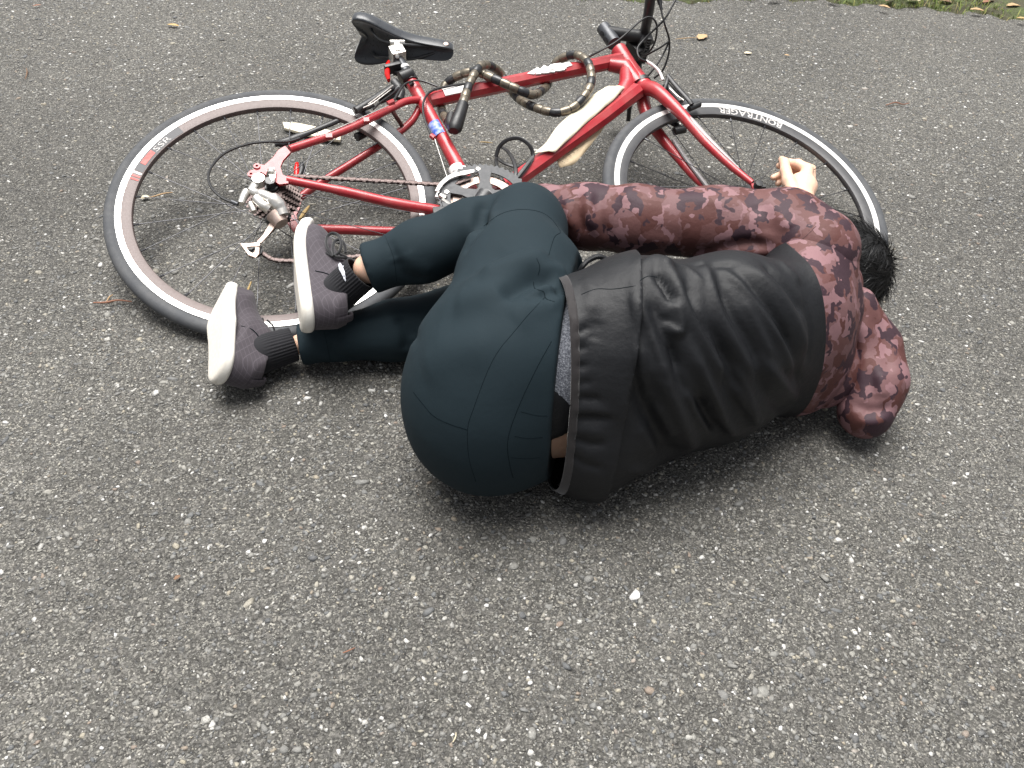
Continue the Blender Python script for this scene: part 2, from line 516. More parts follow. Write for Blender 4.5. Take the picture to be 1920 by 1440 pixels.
def B(u, v, z=0.0):
    o, d = ray(u, v)
    o2 = BI @ o; d2 = BI.to_3x3() @ d
    return np.array(o2 + d2 * ((z - o2.z) / d2.z))
def Bl(pts, z=0.0):
    return [B(p[0], p[1], p[2] if len(p) > 2 else z) for p in pts]
def bp(name, mb, m, parent=None, **kw):
    return mb.build(name, M[m] if isinstance(m, str) else m, parent or bike, **kw)
BB = np.array([.436, -.049, 0.])

# frame: every welded tube is one mesh
f = MB()
TT = Bl([(806, 188), (1166, 112)])
f.tube(spline([TT[0], TT[0] * .5 + TT[1] * .5, TT[1]], 6), .0178, 8)
DT = Bl([(1194, 171), (1127, 223), (903, 384)])
f.tube([DT[0], DT[1], DT[2]], [.0215, .0200, .0190], 8)
f.tube(Bl([(769, 150), (822, 244), (899, 388)]), [.0155, .0152, .0165], 16)
HT = Bl([(1160, 94), (1206, 162)])
f.tube([HT[0], HT[0] * .85 + HT[1] * .15, HT[0] * .5 + HT[1] * .5, HT[0] * .2 + HT[1] * .8, HT[1]], [.0205, .0195, .0185, .0205, .0225], 20)
f.tube(Bl([(1142, 121), (1172, 126), (1196, 160)]), [.0165, .021, .0215], 16)
f.tube(Bl([(1160, 186), (1176, 160), (1176, 124)]), [.018, .021, .019], 16)
f.tube([BB + np.array([0, 0, -.036]), BB + np.array([0, 0, .036])], .021, 20)
# stays
ss = [(790, 187, .006), (762, 190, .016), (728, 206, .026), (655, 241, .040), (600, 261, .050), (543, 280, .060)]
f.tube(spline(Bl(ss), 6), .0086, 12)
sl = [(789, 196, -.006), (776, 222, -.018), (757, 241, -.027), (722, 266, -.036), (655, 309, -.047), (600, 343, -.055), (560, 372, -.062)]
f.tube(spline(Bl(sl), 6), .0086, 12)
cr = Bl([(538, 337, .062), (640, 358, .052), (740, 381, .038), (816, 394, .026), (880, 408, .012)])
f.tube(spline(cr, 5), [.0088] * 5 + [.0105] * 5 + [.0115] * 5 + [.0118] * 6, 14)
cl = Bl([(560, 429, -.064), (650, 431, -.054), (740, 434, -.042), (830, 430, -.024), (890, 412, -.010)])
f.tube(spline(cl, 5), .0102, 14)
# dropouts
dr = [(535, 275), (545, 287), (531, 302), (526, 314), (530, 329), (540, 333), (541, 345), (524, 347), (509, 338), (500, 330), (490, 324), (473, 334), (467, 328), (468, 322), (480, 318), (484, 309), (496, 311), (512, 297), (522, 283)]
f.prism([p[:2] for p in Bl(dr, .064)][::-1], .0605, .0665)
for u, v in ((482, 313), (471, 328)):
    e = B(u, v, .066); f.lathe([(.0030, -.001), (.0068, -.001), (.0068, .0035), (.0030, .0035)], 16, e)
dl = [(553, 371), (566, 374), (562, 392), (556, 404), (560, 422), (566, 430), (552, 436), (542, 425), (536, 412), (546, 398)]
f.prism([p[:2] for p in Bl(dl, -.064)][::-1], -.067, -.061)
# cable stops
for a, b in (((727, 195, .034), (738, 190, .034)), ((808, 254, .017), (815, 259, .017))):
    f.tube(Bl([a, b]), .006, 8)
f.box(B(687, 226, .045), (.012, .012, .008)); f.box(B(617, 256, .056), (.014, .012, .008))
frame = bp('frame', f, 'red')

def decal(name, polys, m, parent, z, lift=.0006):
    d = MB()
    for po in polys: d.prism([p[:2] for p in Bl(po, z)], z - .0015, z + lift)
    return bp(name, d, m, parent)
def onto(pix, bvh, r, lift=.0006, n=4, closed=False):
    pass

# a patch that hugs a tube: strip between two pixels along its axis, angles a0..a1 round it (0 = towards bike top, 90 = upper side)
def wrap(mb, A, Bp, r, s0, s1, a0, a1, n=10, m=2, lift=.0008):
    A, Bp = np.asarray(A), np.asarray(Bp); T = (Bp - A) / np.linalg.norm(Bp - A)
    zz = np.array([0, 0, 1.]); N = np.cross(zz, T); N /= np.linalg.norm(N); L = np.linalg.norm(Bp - A)
    V, F = [], []
    for i in range(m + 1):
        s = s0 + (s1 - s0) * i / m
        for k in range(n + 1):
            a = R_(a0 + (a1 - a0) * k / n)
            V.append(A + T * s * L + (N * math.cos(a) + zz * math.sin(a)) * (r + lift))
    for i in range(m):
        for k in range(n):
            q = i * (n + 1) + k; F.append((q, q + 1, q + n + 2, q + n + 1))
    mb.add(V, F)
# white label and white smeared lettering on the top tube, blue sticker on the seat tube
d = MB(); wrap(d, TT[0], TT[1], .0182, .065, .185, 10, 128); bp('label', d, 'white', frame)
# ragged white lettering, mostly rubbed out
d = MB()
for po in ([(988, 139), (1008, 127), (1013, 131), (1001, 140)], [(1004, 140), (1020, 123), (1027, 127), (1014, 139)], [(1013, 138), (1034, 121), (1041, 127), (1022, 138)],
           [(1030, 136), (1036, 121), (1052, 119), (1049, 126), (1041, 129), (1040, 136)], [(1045, 134), (1050, 121), (1067, 117), (1073, 123), (1061, 127), (1058, 132)], [(1020, 133), (1060, 123), (1062, 129), (1024, 138)]):
    d.prism([p[:2] for p in Bl(po, .0165)], .0150, .0186)
bp('white_lettering', d, 'white', frame)
ST0, ST1 = B(769, 150), B(899, 388)
d = MB(); wrap(d, ST0, ST1, .0152, .375, .475, 62, 172, lift=.001); M['sticker_blue'] = worn('sticker_blue', (.05, .12, .55), (.5, .55, .75), .4, scale=70, amount=1.)
bp('sticker', d, 'sticker_blue', frame)

# ------------------------------------------------------------------ wheels (built round z, then placed)
def glyphs(text, size, rad, ang0, z, parent, m, name, flip=False, wide=1.15, track=1.08, bold=0.):
    """raised letters set one by one along a circle; tops point to the hub"""
    objs = []
    a = ang0; mbv, mbf = [], []
    for ch in text:
        if ch == ' ':
            a += (-1 if flip else 1) * size * .5 / rad; continue
        cu = bpy.data.curves.new('glyph', 'FONT'); cu.body = ch; cu.size = size; cu.extrude = .0002; cu.offset = bold; cu.align_x = 'CENTER'; cu.resolution_u = 2
        o = bpy.data.objects.new('glyph', cu); COL.objects.link(o)
        dg = bpy.context.evaluated_depsgraph_get()
        me = bpy.data.meshes.new_from_object(o.evaluated_get(dg))
        w = max([v.co.x for v in me.vertices]) - min([v.co.x for v in me.vertices])
        a += (-1 if flip else 1) * w * .5 * track / rad + (-1 if flip else 1) * .0008 / rad
        for v in me.vertices: mbv_ = v
        # glyph y up -> towards the hub (flip False) or outwards (flip True)
        off = len(mbv)
        for v in me.vertices:
            x, y = v.co.x * wide, v.co.y
            if not flip:   rr = rad - y; aa = a + x / rad
            else:          rr = rad + y; aa = a - x / rad
            zz = z(rr) if callable(z) else z
            mbv.append((rr * math.cos(aa), rr * math.sin(aa), zz + v.co.z * .0 + .0004))
        for p in me.polygons: mbf.append(tuple(i + off for i in p.vertices))
        a += (-1 if flip else 1) * w * .5 * track / rad + (-1 if flip else 1) * .0008 / rad
        bpy.data.objects.remove(o); bpy.data.curves.remove(cu)
    me = bpy.data.meshes.new(name); me.from_pydata(mbv, [], mbf)
    return link(name, me, M[m], parent)

def rim_z(rr):      # half depth of the rim at a radius
    return .0062 + (.0112 - .0062) * min(1, max(0, (rr - .283) / (.3015 - .283)))
def make_wheel(rim_m, mat4, nsp, hub_r, dish):
    w = empty('wheel'); w.parent = bike; w.matrix_local = mat4
    R0, z0 = .3262, .0135
    t = MB(); pr = []
    for k in range(15):
        a = math.pi * (-.16 + 1.32 * k / 14) - math.pi / 2
        pr.append((R0 - .0015 + .0137 * math.cos(a), z0 * math.sin(a)))
    pr = pr + [(.311, .0095), (.311, -.0095)]
    t.lathe(pr, 128); ty = bp('tyre', t, 'rubber', w, sharp=70)
    r = MB()
    r.lathe([(.3015, .0112), (.283, .0062), (.2815, .003), (.2815, -.003), (.283, -.0062), (.3015, -.0112), (.309, -.009), (.309, .009)], 128)
    rim = bp('rim', r, rim_m, w)
    for zz in (1, -1):
        b_ = MB(); b_.lathe([(.3018, .0100 * zz), (.3018, .0118 * zz), (.3135, .0124 * zz), (.3138, .0105 * zz)], 128)
        bp('brake_track', b_, 'brake_track', rim)
    h = MB(); hw = .032
    h.lathe([(.0, -hw - .002), (hub_r + .011, -hw - .002), (hub_r + .011, -hw + .002), (hub_r, -hw + .006), (hub_r * .8, 0), (hub_r, hw - .006 - dish), (hub_r + .011, hw - .002 - dish), (hub_r + .011, hw + .002 - dish), (0, hw + .002 - dish)], 32, close=False)
    h.tube([(0, 0, -.058), (0, 0, .058)], .0065, 12)
    bp('hub', h, 'black_metal', w)
    base = None
    for i in range(nsp):
        side = 1 if i % 2 else -1
        ar = 2 * math.pi * (i + .5) / nsp
        ah = ar + (1 if (i // 2) % 2 else -1) * R_(62)
        hr = hub_r + .009
        a = Vector((hr * math.cos(ah), hr * math.sin(ah), (hw - (dish if side > 0 else 0)) * side)); e = Vector((.284 * math.cos(ar), .284 * math.sin(ar), .001 * side))
        if base is None:
            s = MB(); L0 = (e - a).length
            s.tube([(0, 0, 0), (0, 0, L0)], .00095, 6, cap=False)
            s.tube([(0, 0, L0 - .013), (0, 0, L0 - .001)], .0021, 8)
            base = bp('spoke', s, 'spoke', w); o = base
            n_ = MB()
        else:
            o = base.copy(); COL.objects.link(o); o.parent = w
        dv = (e - a); q = dv.to_track_quat('Z', 'Y')
        o.matrix_local = Matrix.Translation(a) @ q.to_matrix().to_4x4() @ Matrix.Diagonal((1, 1, dv.length / L0, 1))
    return w, rim, ty
rw, rrim, rty = make_wheel(M['rim_rose'], Matrix.Identity(4), 24, .018, .014)
# front wheel turned a little to the left
fax = Vector((1.0429, -.0468, -.0028)); zf = Vector((.0604, .0176, .998)).normalized()
xf = (Vector((1, 0, 0)) - zf * zf.x).normalized(); yf = zf.cross(xf)
FM = Matrix(((xf.x, yf.x, zf.x, fax.x), (xf.y, yf.y, zf.y, fax.y), (xf.z, yf.z, zf.z, fax.z), (0, 0, 0, 1)))
fw, frim, fty = make_wheel(M['rim_black'], FM, 20, .014, 0)
FMI = FM.inverted()
def wang(u, v, Mi, z=.011):      # angle round a wheel of a pixel seen on its upper face
    o, d = ray(u, v); X = Mi @ BI
    o2 = X @ o; d2 = X.to_3x3() @ d; p = o2 + d2 * ((z - o2.z) / d2.z)
    return math.atan2(p.y, p.x)
# lettering: upside down as seen here, running from right to left
a0, a1 = wang(1466, 240, FMI), wang(1312, 209, FMI)
glyphs('BONTRAGER', .0205, .3004, a0 + .004, rim_z, frim, 'white', 'lettering', wide=1.36, track=1.32, bold=.0005)
I4 = Matrix.Identity(4)
M['tyre_print'] = mat('tyre_print', (.45, .46, .46), .7); M['tyre_blue'] = mat('tyre_blue', (.22, .32, .42), .6)
def tyre_z(rr):
    return math.sqrt(max(.0137 ** 2 - (rr - .3247) ** 2, 0)) * .0135 / .0137
glyphs('700x28C 28-622', .0085, .3305, wang(562, 168, I4), tyre_z, rty, 'tyre_print', 'sidewall_print', flip=True, track=1.0)
glyphs('PUNCTURE GUARD', .0062, .3300, wang(1316, 187, FMI), tyre_z, fty, 'tyre_print', 'sidewall_print', flip=True)
# rear rim: black strip with letters, red and white stripes, twice
def rim_band(a_from, a_to, r0, r1, m, name, lift=.0004):
    n = max(2, int(abs(a_to - a_from) / .03)); V, F = [], []
    for i in range(n + 1):
        a = a_from + (a_to - a_from) * i / n
        for r in (r0, r1): V.append((r * math.cos(a), r * math.sin(a), rim_z(r) + lift))
    for i in range(n): F.append((2 * i, 2 * i + 2, 2 * i + 3, 2 * i + 1))
    b_ = MB(); b_.add(V, F); return bp(name, b_, m, rrim)
M['rim_ink'] = mat('rim_ink', (.05, .05, .055), .5); M['rim_red'] = worn('rim_red', (.42, .06, .05), (.5, .2, .17), .5, scale=60)
aA, aB = wang(337, 240, I4), wang(262, 320, I4)
for sh in (0, math.pi):
    rim_band(aA + sh, aB + sh, .2845, .3008, 'rim_ink', 'rim_label')
    am = aA + (aB - aA) * .56
    glyphs('SSR', .0155, .2868, am + sh, lambda r: rim_z(r) + .0005, rrim, 'white', 'rim_lettering', flip=True, wide=2.1, track=2.15)
    rim_band(am + sh + .01, aA + (aB - aA) * .86 + sh, .2875, .2985, 'rim_red', 'rim_mark', .0009)
    for k in range(3):
        s0 = aB + sh + .012 + .03 * k
        rim_band(s0, s0 + .016, .2845, .3008, 'rim_red' if k else 'white', 'rim_stripe', .0007)

# ------------------------------------------------------------------ fork
f = MB()
def wr(l): return Bl(l)
rb = [(1207, 164, .004), (1226, 168, .022), (1247, 184, .032), (1283, 220, .040), (1322, 265, .045), (1368, 309, .049), (1410, 343, .052)]
n_ = 5
rs = np.interp(np.linspace(0, 1, (len(rb) - 1) * n_ + 1), [0, .18, .4, .6, 1], [.019, .0175, .0150, .0120, .0068])
f.tube(spline(wr(rb), n_), list(rs), 10)
lb = [(1207, 166, -.004), (1204, 178, -.022), (1214, 218, -.034), (1240, 257, -.042), (1272, 296, -.047), (1306, 336, -.051), (1334, 372, -.054)]
lbp = wr(lb[:-1]) + [np.array(fax) - .053 * np.array(zf)]
f.tube(spline(lbp, n_), list(rs), 10)
f.tube(wr([(1203, 158), (1211, 170)]), .0225, 20)
f.box(B(1417, 352, .051), (.018, .022, .006))
fork = bp('fork', f, 'red')
g_ = MB(); V0 = np.array([.0, .0, .006])
gl = [(1291, 219, .049), (1322, 254, .0525), (1355, 287, .0555), (1386, 316, .0565)]
g_.tube(spline(wr(gl), 5), [.0035, .0055, .0062, .0062, .0062, .006, .006, .0055, .0055, .005, .005, .0045, .004, .003, .002, .0015], 8)
bp('grey_panel', g_, 'grey_paint', fork)
g_ = MB(); gl = [(1262, 262, -.030), (1282, 292, -.033), (1306, 324, -.036), (1326, 350, -.04)]
g_.tube(spline(wr(gl), 5), .0048, 8); bp('grey_panel', g_, 'grey_paint', fork)
c_ = MB(); c_.tube(wr([(1201, 154), (1205, 160)]), .0236, 24); bp('headset_ring', c_, 'black', fork)
q_ = MB(); qa = B(1421, 349, .058); q_.lathe([(0, -.006), (.0095, -.006), (.0105, .002), (.0085, .010), (0, .0105)], 10, qa, close=False); q_.box(qa + np.array([.006, -.006, .004]), (.016, .007, .007))
bp('quick_release', q_, 'black')

# ------------------------------------------------------------------ saddle and post
p_ = MB(); p_.tube(Bl([(744, 108), (757, 128), (772, 156)]), .0137, 20); post = bp('seat_post', p_, 'grey_metal')
p_ = MB(); p_.tube(Bl([(757, 128), (760, 132)]), .0142, 20); p_.tube(Bl([(764, 141), (767, 146)]), .0142, 20); bp('white_mark', p_, 'white', post)
p_ = MB(); p_.tube(Bl([(764, 141), (772, 156)]), .0185, 20); p_.tube(Bl([(770, 155, .018), (775, 160, .010)]), .006, 8); bp('seat_clamp', p_, 'black_metal')
hd = B(747, 92)
p_ = MB(); tilt = math.atan2(*(B(764, 140) - B(740, 98))[[1, 0]])
Mr = Matrix.Rotation(tilt, 3, 'Z')
p_.box(B(745, 104, .004), (.030, .034, .040), Mr)
p_.box(B(745, 88, .020), (.012, .040, .016)); p_.box(B(745, 88, -.020), (.012, .040, .016))
p_.tube([B(745, 80, .02) - np.array([.018, 0, 0]), B(745, 80, .02) + np.array([.018, 0, 0])], .0085, 12)
p_.tube([B(745, 80, -.02) - np.array([.018, 0, 0]), B(745, 80, -.02) + np.array([.018, 0, 0])], .0085, 12)
p_.tube([B(745, 106, -.024), B(745, 106, .03)], .005, 10)
bp('saddle_clamp', p_, 'silver', post, bevel=.002)
# saddle loft: stations along x with half width, top height, side drop
tail, nose = B(654, 62, .0), B(852, 86, .0)
ux = (nose - tail); Ls = np.linalg.norm(ux); ux /= Ls; uy = np.array([-ux[1], ux[0], 0])
st = [(.00, .030, .002, .010), (.03, .058, .012, .024), (.10, .070, .018, .034), (.22, .066, .019, .036), (.36, .050, .012, .033), (.50, .034, .006, .029), (.65, .025, .004, .027), (.80, .023, .003, .027), (.92, .022, .002, .026), (.985, .016, -.001, .020), (1.0, .007, -.006, .010)]
ns = 24; s = MB(); V, F = [], []
for t, hw_, top, drop in st:
    drop *= 1.25
    for k in range(ns):
        a = 2 * math.pi * k / ns
        z = hw_ * math.copysign(abs(math.cos(a)) ** .7, math.cos(a)); sn = math.sin(a)
        if sn >= 0: y = top - drop * (1 - abs(sn) ** .65) * .9
        else: y = top - drop * 1.05 - (-sn) ** .7 * .008 + max(0, 1 - abs(z) / (hw_ * .9)) ** .6 * drop * .72
        V.append(tail + ux * (t * Ls + max(0, .20 - t) / .20 * .055 * max(0, 1 - abs(z) / .036) ** .6) + uy * y + np.array([0, 0, z]))
for i in range(len(st) - 1):
    for k in range(ns):
        F.append((i * ns + k, i * ns + (k + 1) % ns, (i + 1) * ns + (k + 1) % ns, (i + 1) * ns + k))
F += [tuple(range(ns - 1, -1, -1)), tuple((len(st) - 1) * ns + k for k in range(ns))]
s.add(V, F)
M['saddle'] = worn('saddle_vinyl', (.026, .029, .034), (.04, .045, .052), .30, scale=50, bump=.06)
M['saddle'].node_tree.nodes['Principled BSDF'].inputs['Sheen Weight'].default_value = .5; M['saddle'].node_tree.nodes['Principled BSDF'].inputs['Sheen Roughness'].default_value = .35
sad = bp('saddle', s, 'saddle', sharp=75)
md = sad.modifiers.new('sub', 'SUBSURF'); md.levels = md.render_levels = 1
def sp_(t, y, z): return tail + ux * t * Ls + uy * y + np.array([0, 0, z])
for zz in (1, -1):
    r_ = MB(); r_.tube(spline([sp_(.20, -.006, .036 * zz), sp_(.27, -.036, .030 * zz), sp_(.36, -.043, .022 * zz), sp_(.58, -.043, .021 * zz), sp_(.74, -.030, .014 * zz), sp_(.86, -.016, .008 * zz)], 6), .0036, 8)
    bp('rail', r_, 'black_metal', sad)
r_ = MB(); r_.lathe([(0, 0), (.0062, 0), (.0062, .0022), (.0035, .0030), (0, .0018)], 14, sp_(.925, -.022, .0190), close=False); bp('rivet', r_, 'brown_metal', sad)
# rear lamp on the post
l_ = MB(); l_.box(B(736, 128, .012), (.010, .040, .026), Mr); l_.tube(Bl([(738, 135, .0), (762, 141, .0)]), .008, 10); l_.tube(Bl([(750, 147, .010), (772, 138, .012)]), .016, 12)
lamp = bp('rear_light', l_, 'black', bevel=.002)
l_ = MB(); l_.tube(Bl([(729, 116, .012), (727, 124, .012), (726, 140, .012), (729, 151, .012)]), [.0035, .0068, .0068, .0040], 12, flat=1.5); bp('lens', l_, 'red_lens', lamp)
# small reflector on the far stay
l_ = MB(); l_.tube(Bl([(566, 306, -.045), (566, 318, -.045), (562, 330, -.045)]), [.005, .009, .006], 12); rf = bp('reflector', l_, 'black')
l_ = MB(); l_.tube(Bl([(557, 306, -.040), (556, 318, -.040), (556, 330, -.040)]), [.004, .0065, .0055], 10); bp('lens', l_, 'red_lens', rf)

# ------------------------------------------------------------------ stem, bar, levers
s = MB(); s.tube(Bl([(1152, 82), (1131, 52)]), [.0185, .0178], 20)
stem = bp('stem', s, 'grey_metal')
s = MB(); s.tube(Bl([(1138, 62, .0), (1170, 65, .0), (1204, 70, -.004)]), [.019, .0155, .018], 14); s.tube(Bl([(1203, 60, .0), (1211, 84, -.014)]), .0225, 16)
for k, (u, v) in enumerate(((1128, 62), (1135, 74))): s.tube(Bl([(u, v, -.012), (u, v, .014)]), .0055, 8)
bp('stem_arm', s, 'black', stem)
s = MB(); s.tube(spline(Bl([(1228, -120, .20), (1222, -40, .16), (1218, 10, .105), (1209, 60, .01), (1199, 95, -.05), (1186, 135, -.10), (1166, 180, -.15), (1148, 214, -.195)]), 5), .0128, 14)
bar = bp('handlebar', s, 'black_metal')
s = MB(); s.tube(Bl([(1172, 168, -.145), (1147, 212, -.20)]), .0175, 14); bp('grip', s, 'black', bar)
s = MB(); s.tube(spline(Bl([(1196, 108, -.07), (1196, 140, -.085), (1190, 172, -.10), (1181, 200, -.13), (1178, 226, -.165)]), 5), [.010] * 8 + [.006] * 13, 10)
s.box(B(1198, 100, -.055), (.03, .045, .03)); bp('brake_lever', s, 'black', bar)
s = MB(); s.box(B(1192, 92, -.03), (.03, .05, .03), Matrix.Rotation(.5, 3, 'Z'))
for k in range(5): s.box(B(1216 - 1 * k, 78 + 5 * k, .012 - .006 * k), (.012, .007, .02))
bp('shifter', s, 'black', bar, bevel=.002)
def cable(pts, z, r=.0024, m='cable', name='cable'):
    c = MB(); c.tube(spline(Bl(pts, z), 8), r, 8); return bp(name, c, m)
cable([(1103, 107, .012), (1126, 95, .03), (1160, 75, .05), (1200, 40, .08), (1219, 32, .09), (1231, 46, .08), (1229, 75, .05), (1218, 96, .02), (1200, 104, -.03)], 0)
cable([(1275, -14, .13), (1262, 8, .12), (1245, 37, .10), (1212, 70, .06), (1196, 90, .045), (1199, 108, .04), (1213, 116, .036)], 0, .0026)
cable([(1211, 114, .036), (1224, 122, .034), (1236, 134, .03), (1243, 150, .026)], 0, .0034, 'white', 'cable_sleeve')
cable([(1236, -10, .14), (1240, 20, .12), (1247, 48, .10), (1255, 76, .06), (1253, 104, .03), (1242, 133, 0.), (1226, 147, -.02)], 0)
cable([(1255, 77, .062), (1240, 88, .05), (1222, 98, .03), (1206, 107, 0.)], 0, .0022)
cable([(1255, 76, .060), (1246, 97, .04), (1230, 124, .02), (1214, 143, .0)], 0, .0022)
s = MB(); s.tube(Bl([(1234, -10, .14), (1238, 8, .125)]), .006, 8); s.tube(Bl([(1238, 8, .125), (1240, 18, .12)]), .004, 8); bp('barrel_adjuster', s, 'black', bar)
# rear cables
cable([(739, 188, .036), (748, 172, .036), (762, 156, .03), (787, 151, .024), (820, 162, .020)], 0)
cable([(873, 157, .018), (845, 161, .022), (815, 168, .024), (799, 180, .026), (793, 200, .024), (797, 226, .018), (808, 252, .018)], 0, .0027)
cable([(815, 260, .018), (826, 294, .018), (838, 331, .02)], 0, .0011, 'wire', 'brake_wire')
cable([(728, 198, .038), (690, 215, .045), (600, 255, .058)], 0, .0010, 'wire', 'gear_wire')
cable([(562, 259, .062), (540, 265, .064), (500, 266, .07), (462, 271, .075), (420, 288, .08), (394, 318, .085), (393, 345, .085), (412, 368, .085), (434, 379, .085)], 0, .0027)
cable([(700, 205, .03), (713, 192, .03), (735, 176, .03), (752, 160, .02)], 0, .0025)
# ------------------------------------------------------------------ rim brakes
def caliper(pts_list, pads, rods=()):
    k = MB()
    for pts, r in pts_list: k.tube(spline(Bl(pts), 4), r, 10, flat=.7)
    for a, b, r in pads: k.tube(Bl([a, b]), r, 10)
    o = bp('rim_brake', k, 'black')
    if rods:
        k = MB()
        for pts, r in rods: k.tube(spline(Bl(pts), 3), r, 8)
        bp('spring', k, 'silver', o)
    return o
_b = MB(); _b.tube(spline(Bl([(734, 205, .024), (742, 218, .010), (750, 230, -.010), (756, 240, -.026)]), 4), .0050, 10); bp('brake_bridge', _b, 'bridge')
caliper([([(667, 206, .036), (690, 192, .036), (712, 178, .034), (736, 163, .030)], .0085), ([(712, 190, .02), (736, 178, .02), (748, 164, .02)], .008), ([(706, 258, -.03), (722, 250, -.034), (727, 240, -.04)], .009), ([(739, 152, .012), (752, 170, .012), (748, 186, .01)], .010)],
        [((663, 208, .024), (684, 201, .024), .0085), ((668, 258, -.024), (690, 246, -.024), .010)], [([(690, 196, .046), (716, 176, .046), (737, 160, .04)], .0016), ([(681, 202, .046), (700, 193, .05), (733, 168, .044)], .0014)])
caliper([([(1252, 142, .030), (1270, 164, .032), (1290, 186, .034), (1297, 196, .032)], .0065), ([(1248, 158, .02), (1262, 172, .02), (1278, 190, .022)], .0095), ([(1253, 143, .03), (1250, 156, .03), (1246, 168, .024)], .005), ([(1258, 228, -.03), (1270, 236, -.034), (1276, 246, -.03)], .009)],
        [((1292, 204, .022), (1312, 195, .022), .0075), ((1264, 246, -.024), (1284, 242, -.024), .010)], [([(1256, 166, .034), (1268, 178, .036), (1282, 188, .034)], .0016)])
# ------------------------------------------------------------------ crankset
cr_ = MB(); RO, zc = .0965, .046
nt = 50
def ring(mb, ro, ri, z, th, teeth):
    V, F = [], []
    n = teeth * 4
    for k in range(n):
        a = 2 * math.pi * k / n; q = k % 4
        r = ro + (.0 if q in (0, 3) else .0042)
        for rr, zz in ((r, z - th), (r, z + th), (ri, z + th), (ri, z - th)): V.append(BB + np.array([rr * math.cos(a), rr * math.sin(a), zz]))
    for k in range(n):
        l = (k + 1) % n
        for i in range(4):
            j = (i + 1) % 4; F.append((4 * k + i, 4 * l + i, 4 * l + j, 4 * k + j))
    mb.add(V, F)
ring(cr_, RO, .078, zc, .0012, nt)
cr_.lathe([(.0930, .002), (.0930, .0045), (.0740, .0045), (.0740, .002)], 96, BB + np.array([0, 0, zc]))
crk = bp('chainring', cr_, 'ring_grey')
s = MB()
for k in range(5):
    a = R_(12) + 2 * math.pi * k / 5
    d_ = np.array([math.cos(a), math.sin(a), 0]); n2 = np.array([-d_[1], d_[0], 0])
    po = [BB + d_ * .022 + n2 * .016, BB + d_ * .05 + n2 * .010, BB + d_ * .080 + n2 * .015, BB + d_ * .080 - n2 * .015, BB + d_ * .05 - n2 * .010, BB + d_ * .022 - n2 * .016]
    s.prism([p[:2] for p in po], zc + .001, zc + .0058)
s.lathe([(0, 0), (.026, 0), (.026, .012), (0, .012)], 32, BB + np.array([0, 0, zc]), close=False)
bp('spider', s, 'ring_grey', crk)
for k in range(5):
    a = R_(12) + 2 * math.pi * k / 5
    s = MB(); s.lathe([(0, 0), (.0048, 0), (.0045, .002), (0, .0022)], 12, BB + np.array([.082 * math.cos(a + .17), .082 * math.sin(a + .17), zc + .0046]), close=False); bp('bolt', s, 'silver', crk)
s = MB(); ring(s, .072, .052, zc - .008, .0012, 38); s.lathe([(.068, 0), (.068, .003), (.050, .003), (.050, 0)], 64, BB + np.array([0, 0, zc - .006])); bp('inner_ring', s, 'brown_metal', crk)
dt = BB - B(846, 486); dt[2] = 0; dt /= np.linalg.norm(dt)
for sg, zz in ((-1, .066), (1, -.066)):
    s = MB(); e = BB + dt * sg * .17
    s.tube([BB + np.array([0, 0, zz]), BB + dt * sg * .08 + np.array([0, 0, zz * 1.06]), e + np.array([0, 0, zz * 1.12])], [.017, .0125, .013], 12, flat=.62, up=(0, 0, 1))
    s.tube([BB + np.array([0, 0, zz * .5]), BB + np.array([0, 0, zz])], .012, 12)
    ca = bp('crank_arm', s, 'black_metal')
    s = MB(); z2 = zz * 1.12
    s.tube([e + np.array([0, 0, z2]), e + np.array([0, 0, z2 + (.075 if zz > 0 else -.062)])], .008, 10)
    zc2 = z2 + (.045 if zz > 0 else -.040)
    for oy in (-.03, .03): s.box(e + np.array([0, oy, zc2]), (.05, .010, .052))
    for oz in (-.026, .026): s.box(e + np.array([0, 0, zc2 + oz]), (.05, .07, .008))
    bp('pedal', s, 'black', bevel=.002)
# front derailleur: pale cage plate arching over the ring, band round the seat tube
s = MB(); V = []
arc = [(816, 358), (823, 345), (838, 331), (856, 324), (873, 320), (889, 318)]; arc2 = [(822, 359), (830, 347), (843, 336), (858, 330), (874, 327), (889, 323)]
A1 = [p[:2] for p in Bl([(a, b) for a, b in spline([(u, v, 0) for u, v in arc], 4) for _ in [0]] if False else [(p[0], p[1]) for p in spline([(u, v, 0) for u, v in arc], 4)], .058)]
A2 = [p[:2] for p in Bl([(p[0], p[1]) for p in spline([(u, v, 0) for u, v in arc2], 4)], .058)]
for i in range(len(A1) - 1): s.prism([A1[i], A1[i + 1], A2[i + 1], A2[i]][::-1], .0568, .0588)
for i in range(len(A1) - 1): s.prism([A1[i], A1[i + 1], A2[i + 1], A2[i]][::-1], .0400, .0414)
s.tube(Bl([(850, 318, .018), (872, 322, .018)]), .013, 12); s.tube(Bl([(838, 338, .03), (858, 326, .05)]), .007, 8)
s.tube(Bl([(855, 316), (861, 328)]), .0185, 20); s.tube(Bl([(862, 325, .038), (862, 325, .060)]), .004, 8); s.tube(Bl([(862, 325, .014), (862, 325, .045)]), .006, 8)
bp('front_derailleur', s, 'white', sharp=35)
s = MB(); s.tube(Bl([(826, 366, .05), (836, 372, .05)]), .006, 8); s.tube(Bl([(829, 374, .05), (846, 386, .045)]), .005, 8); bp('cage_bolt', s, 'silver')

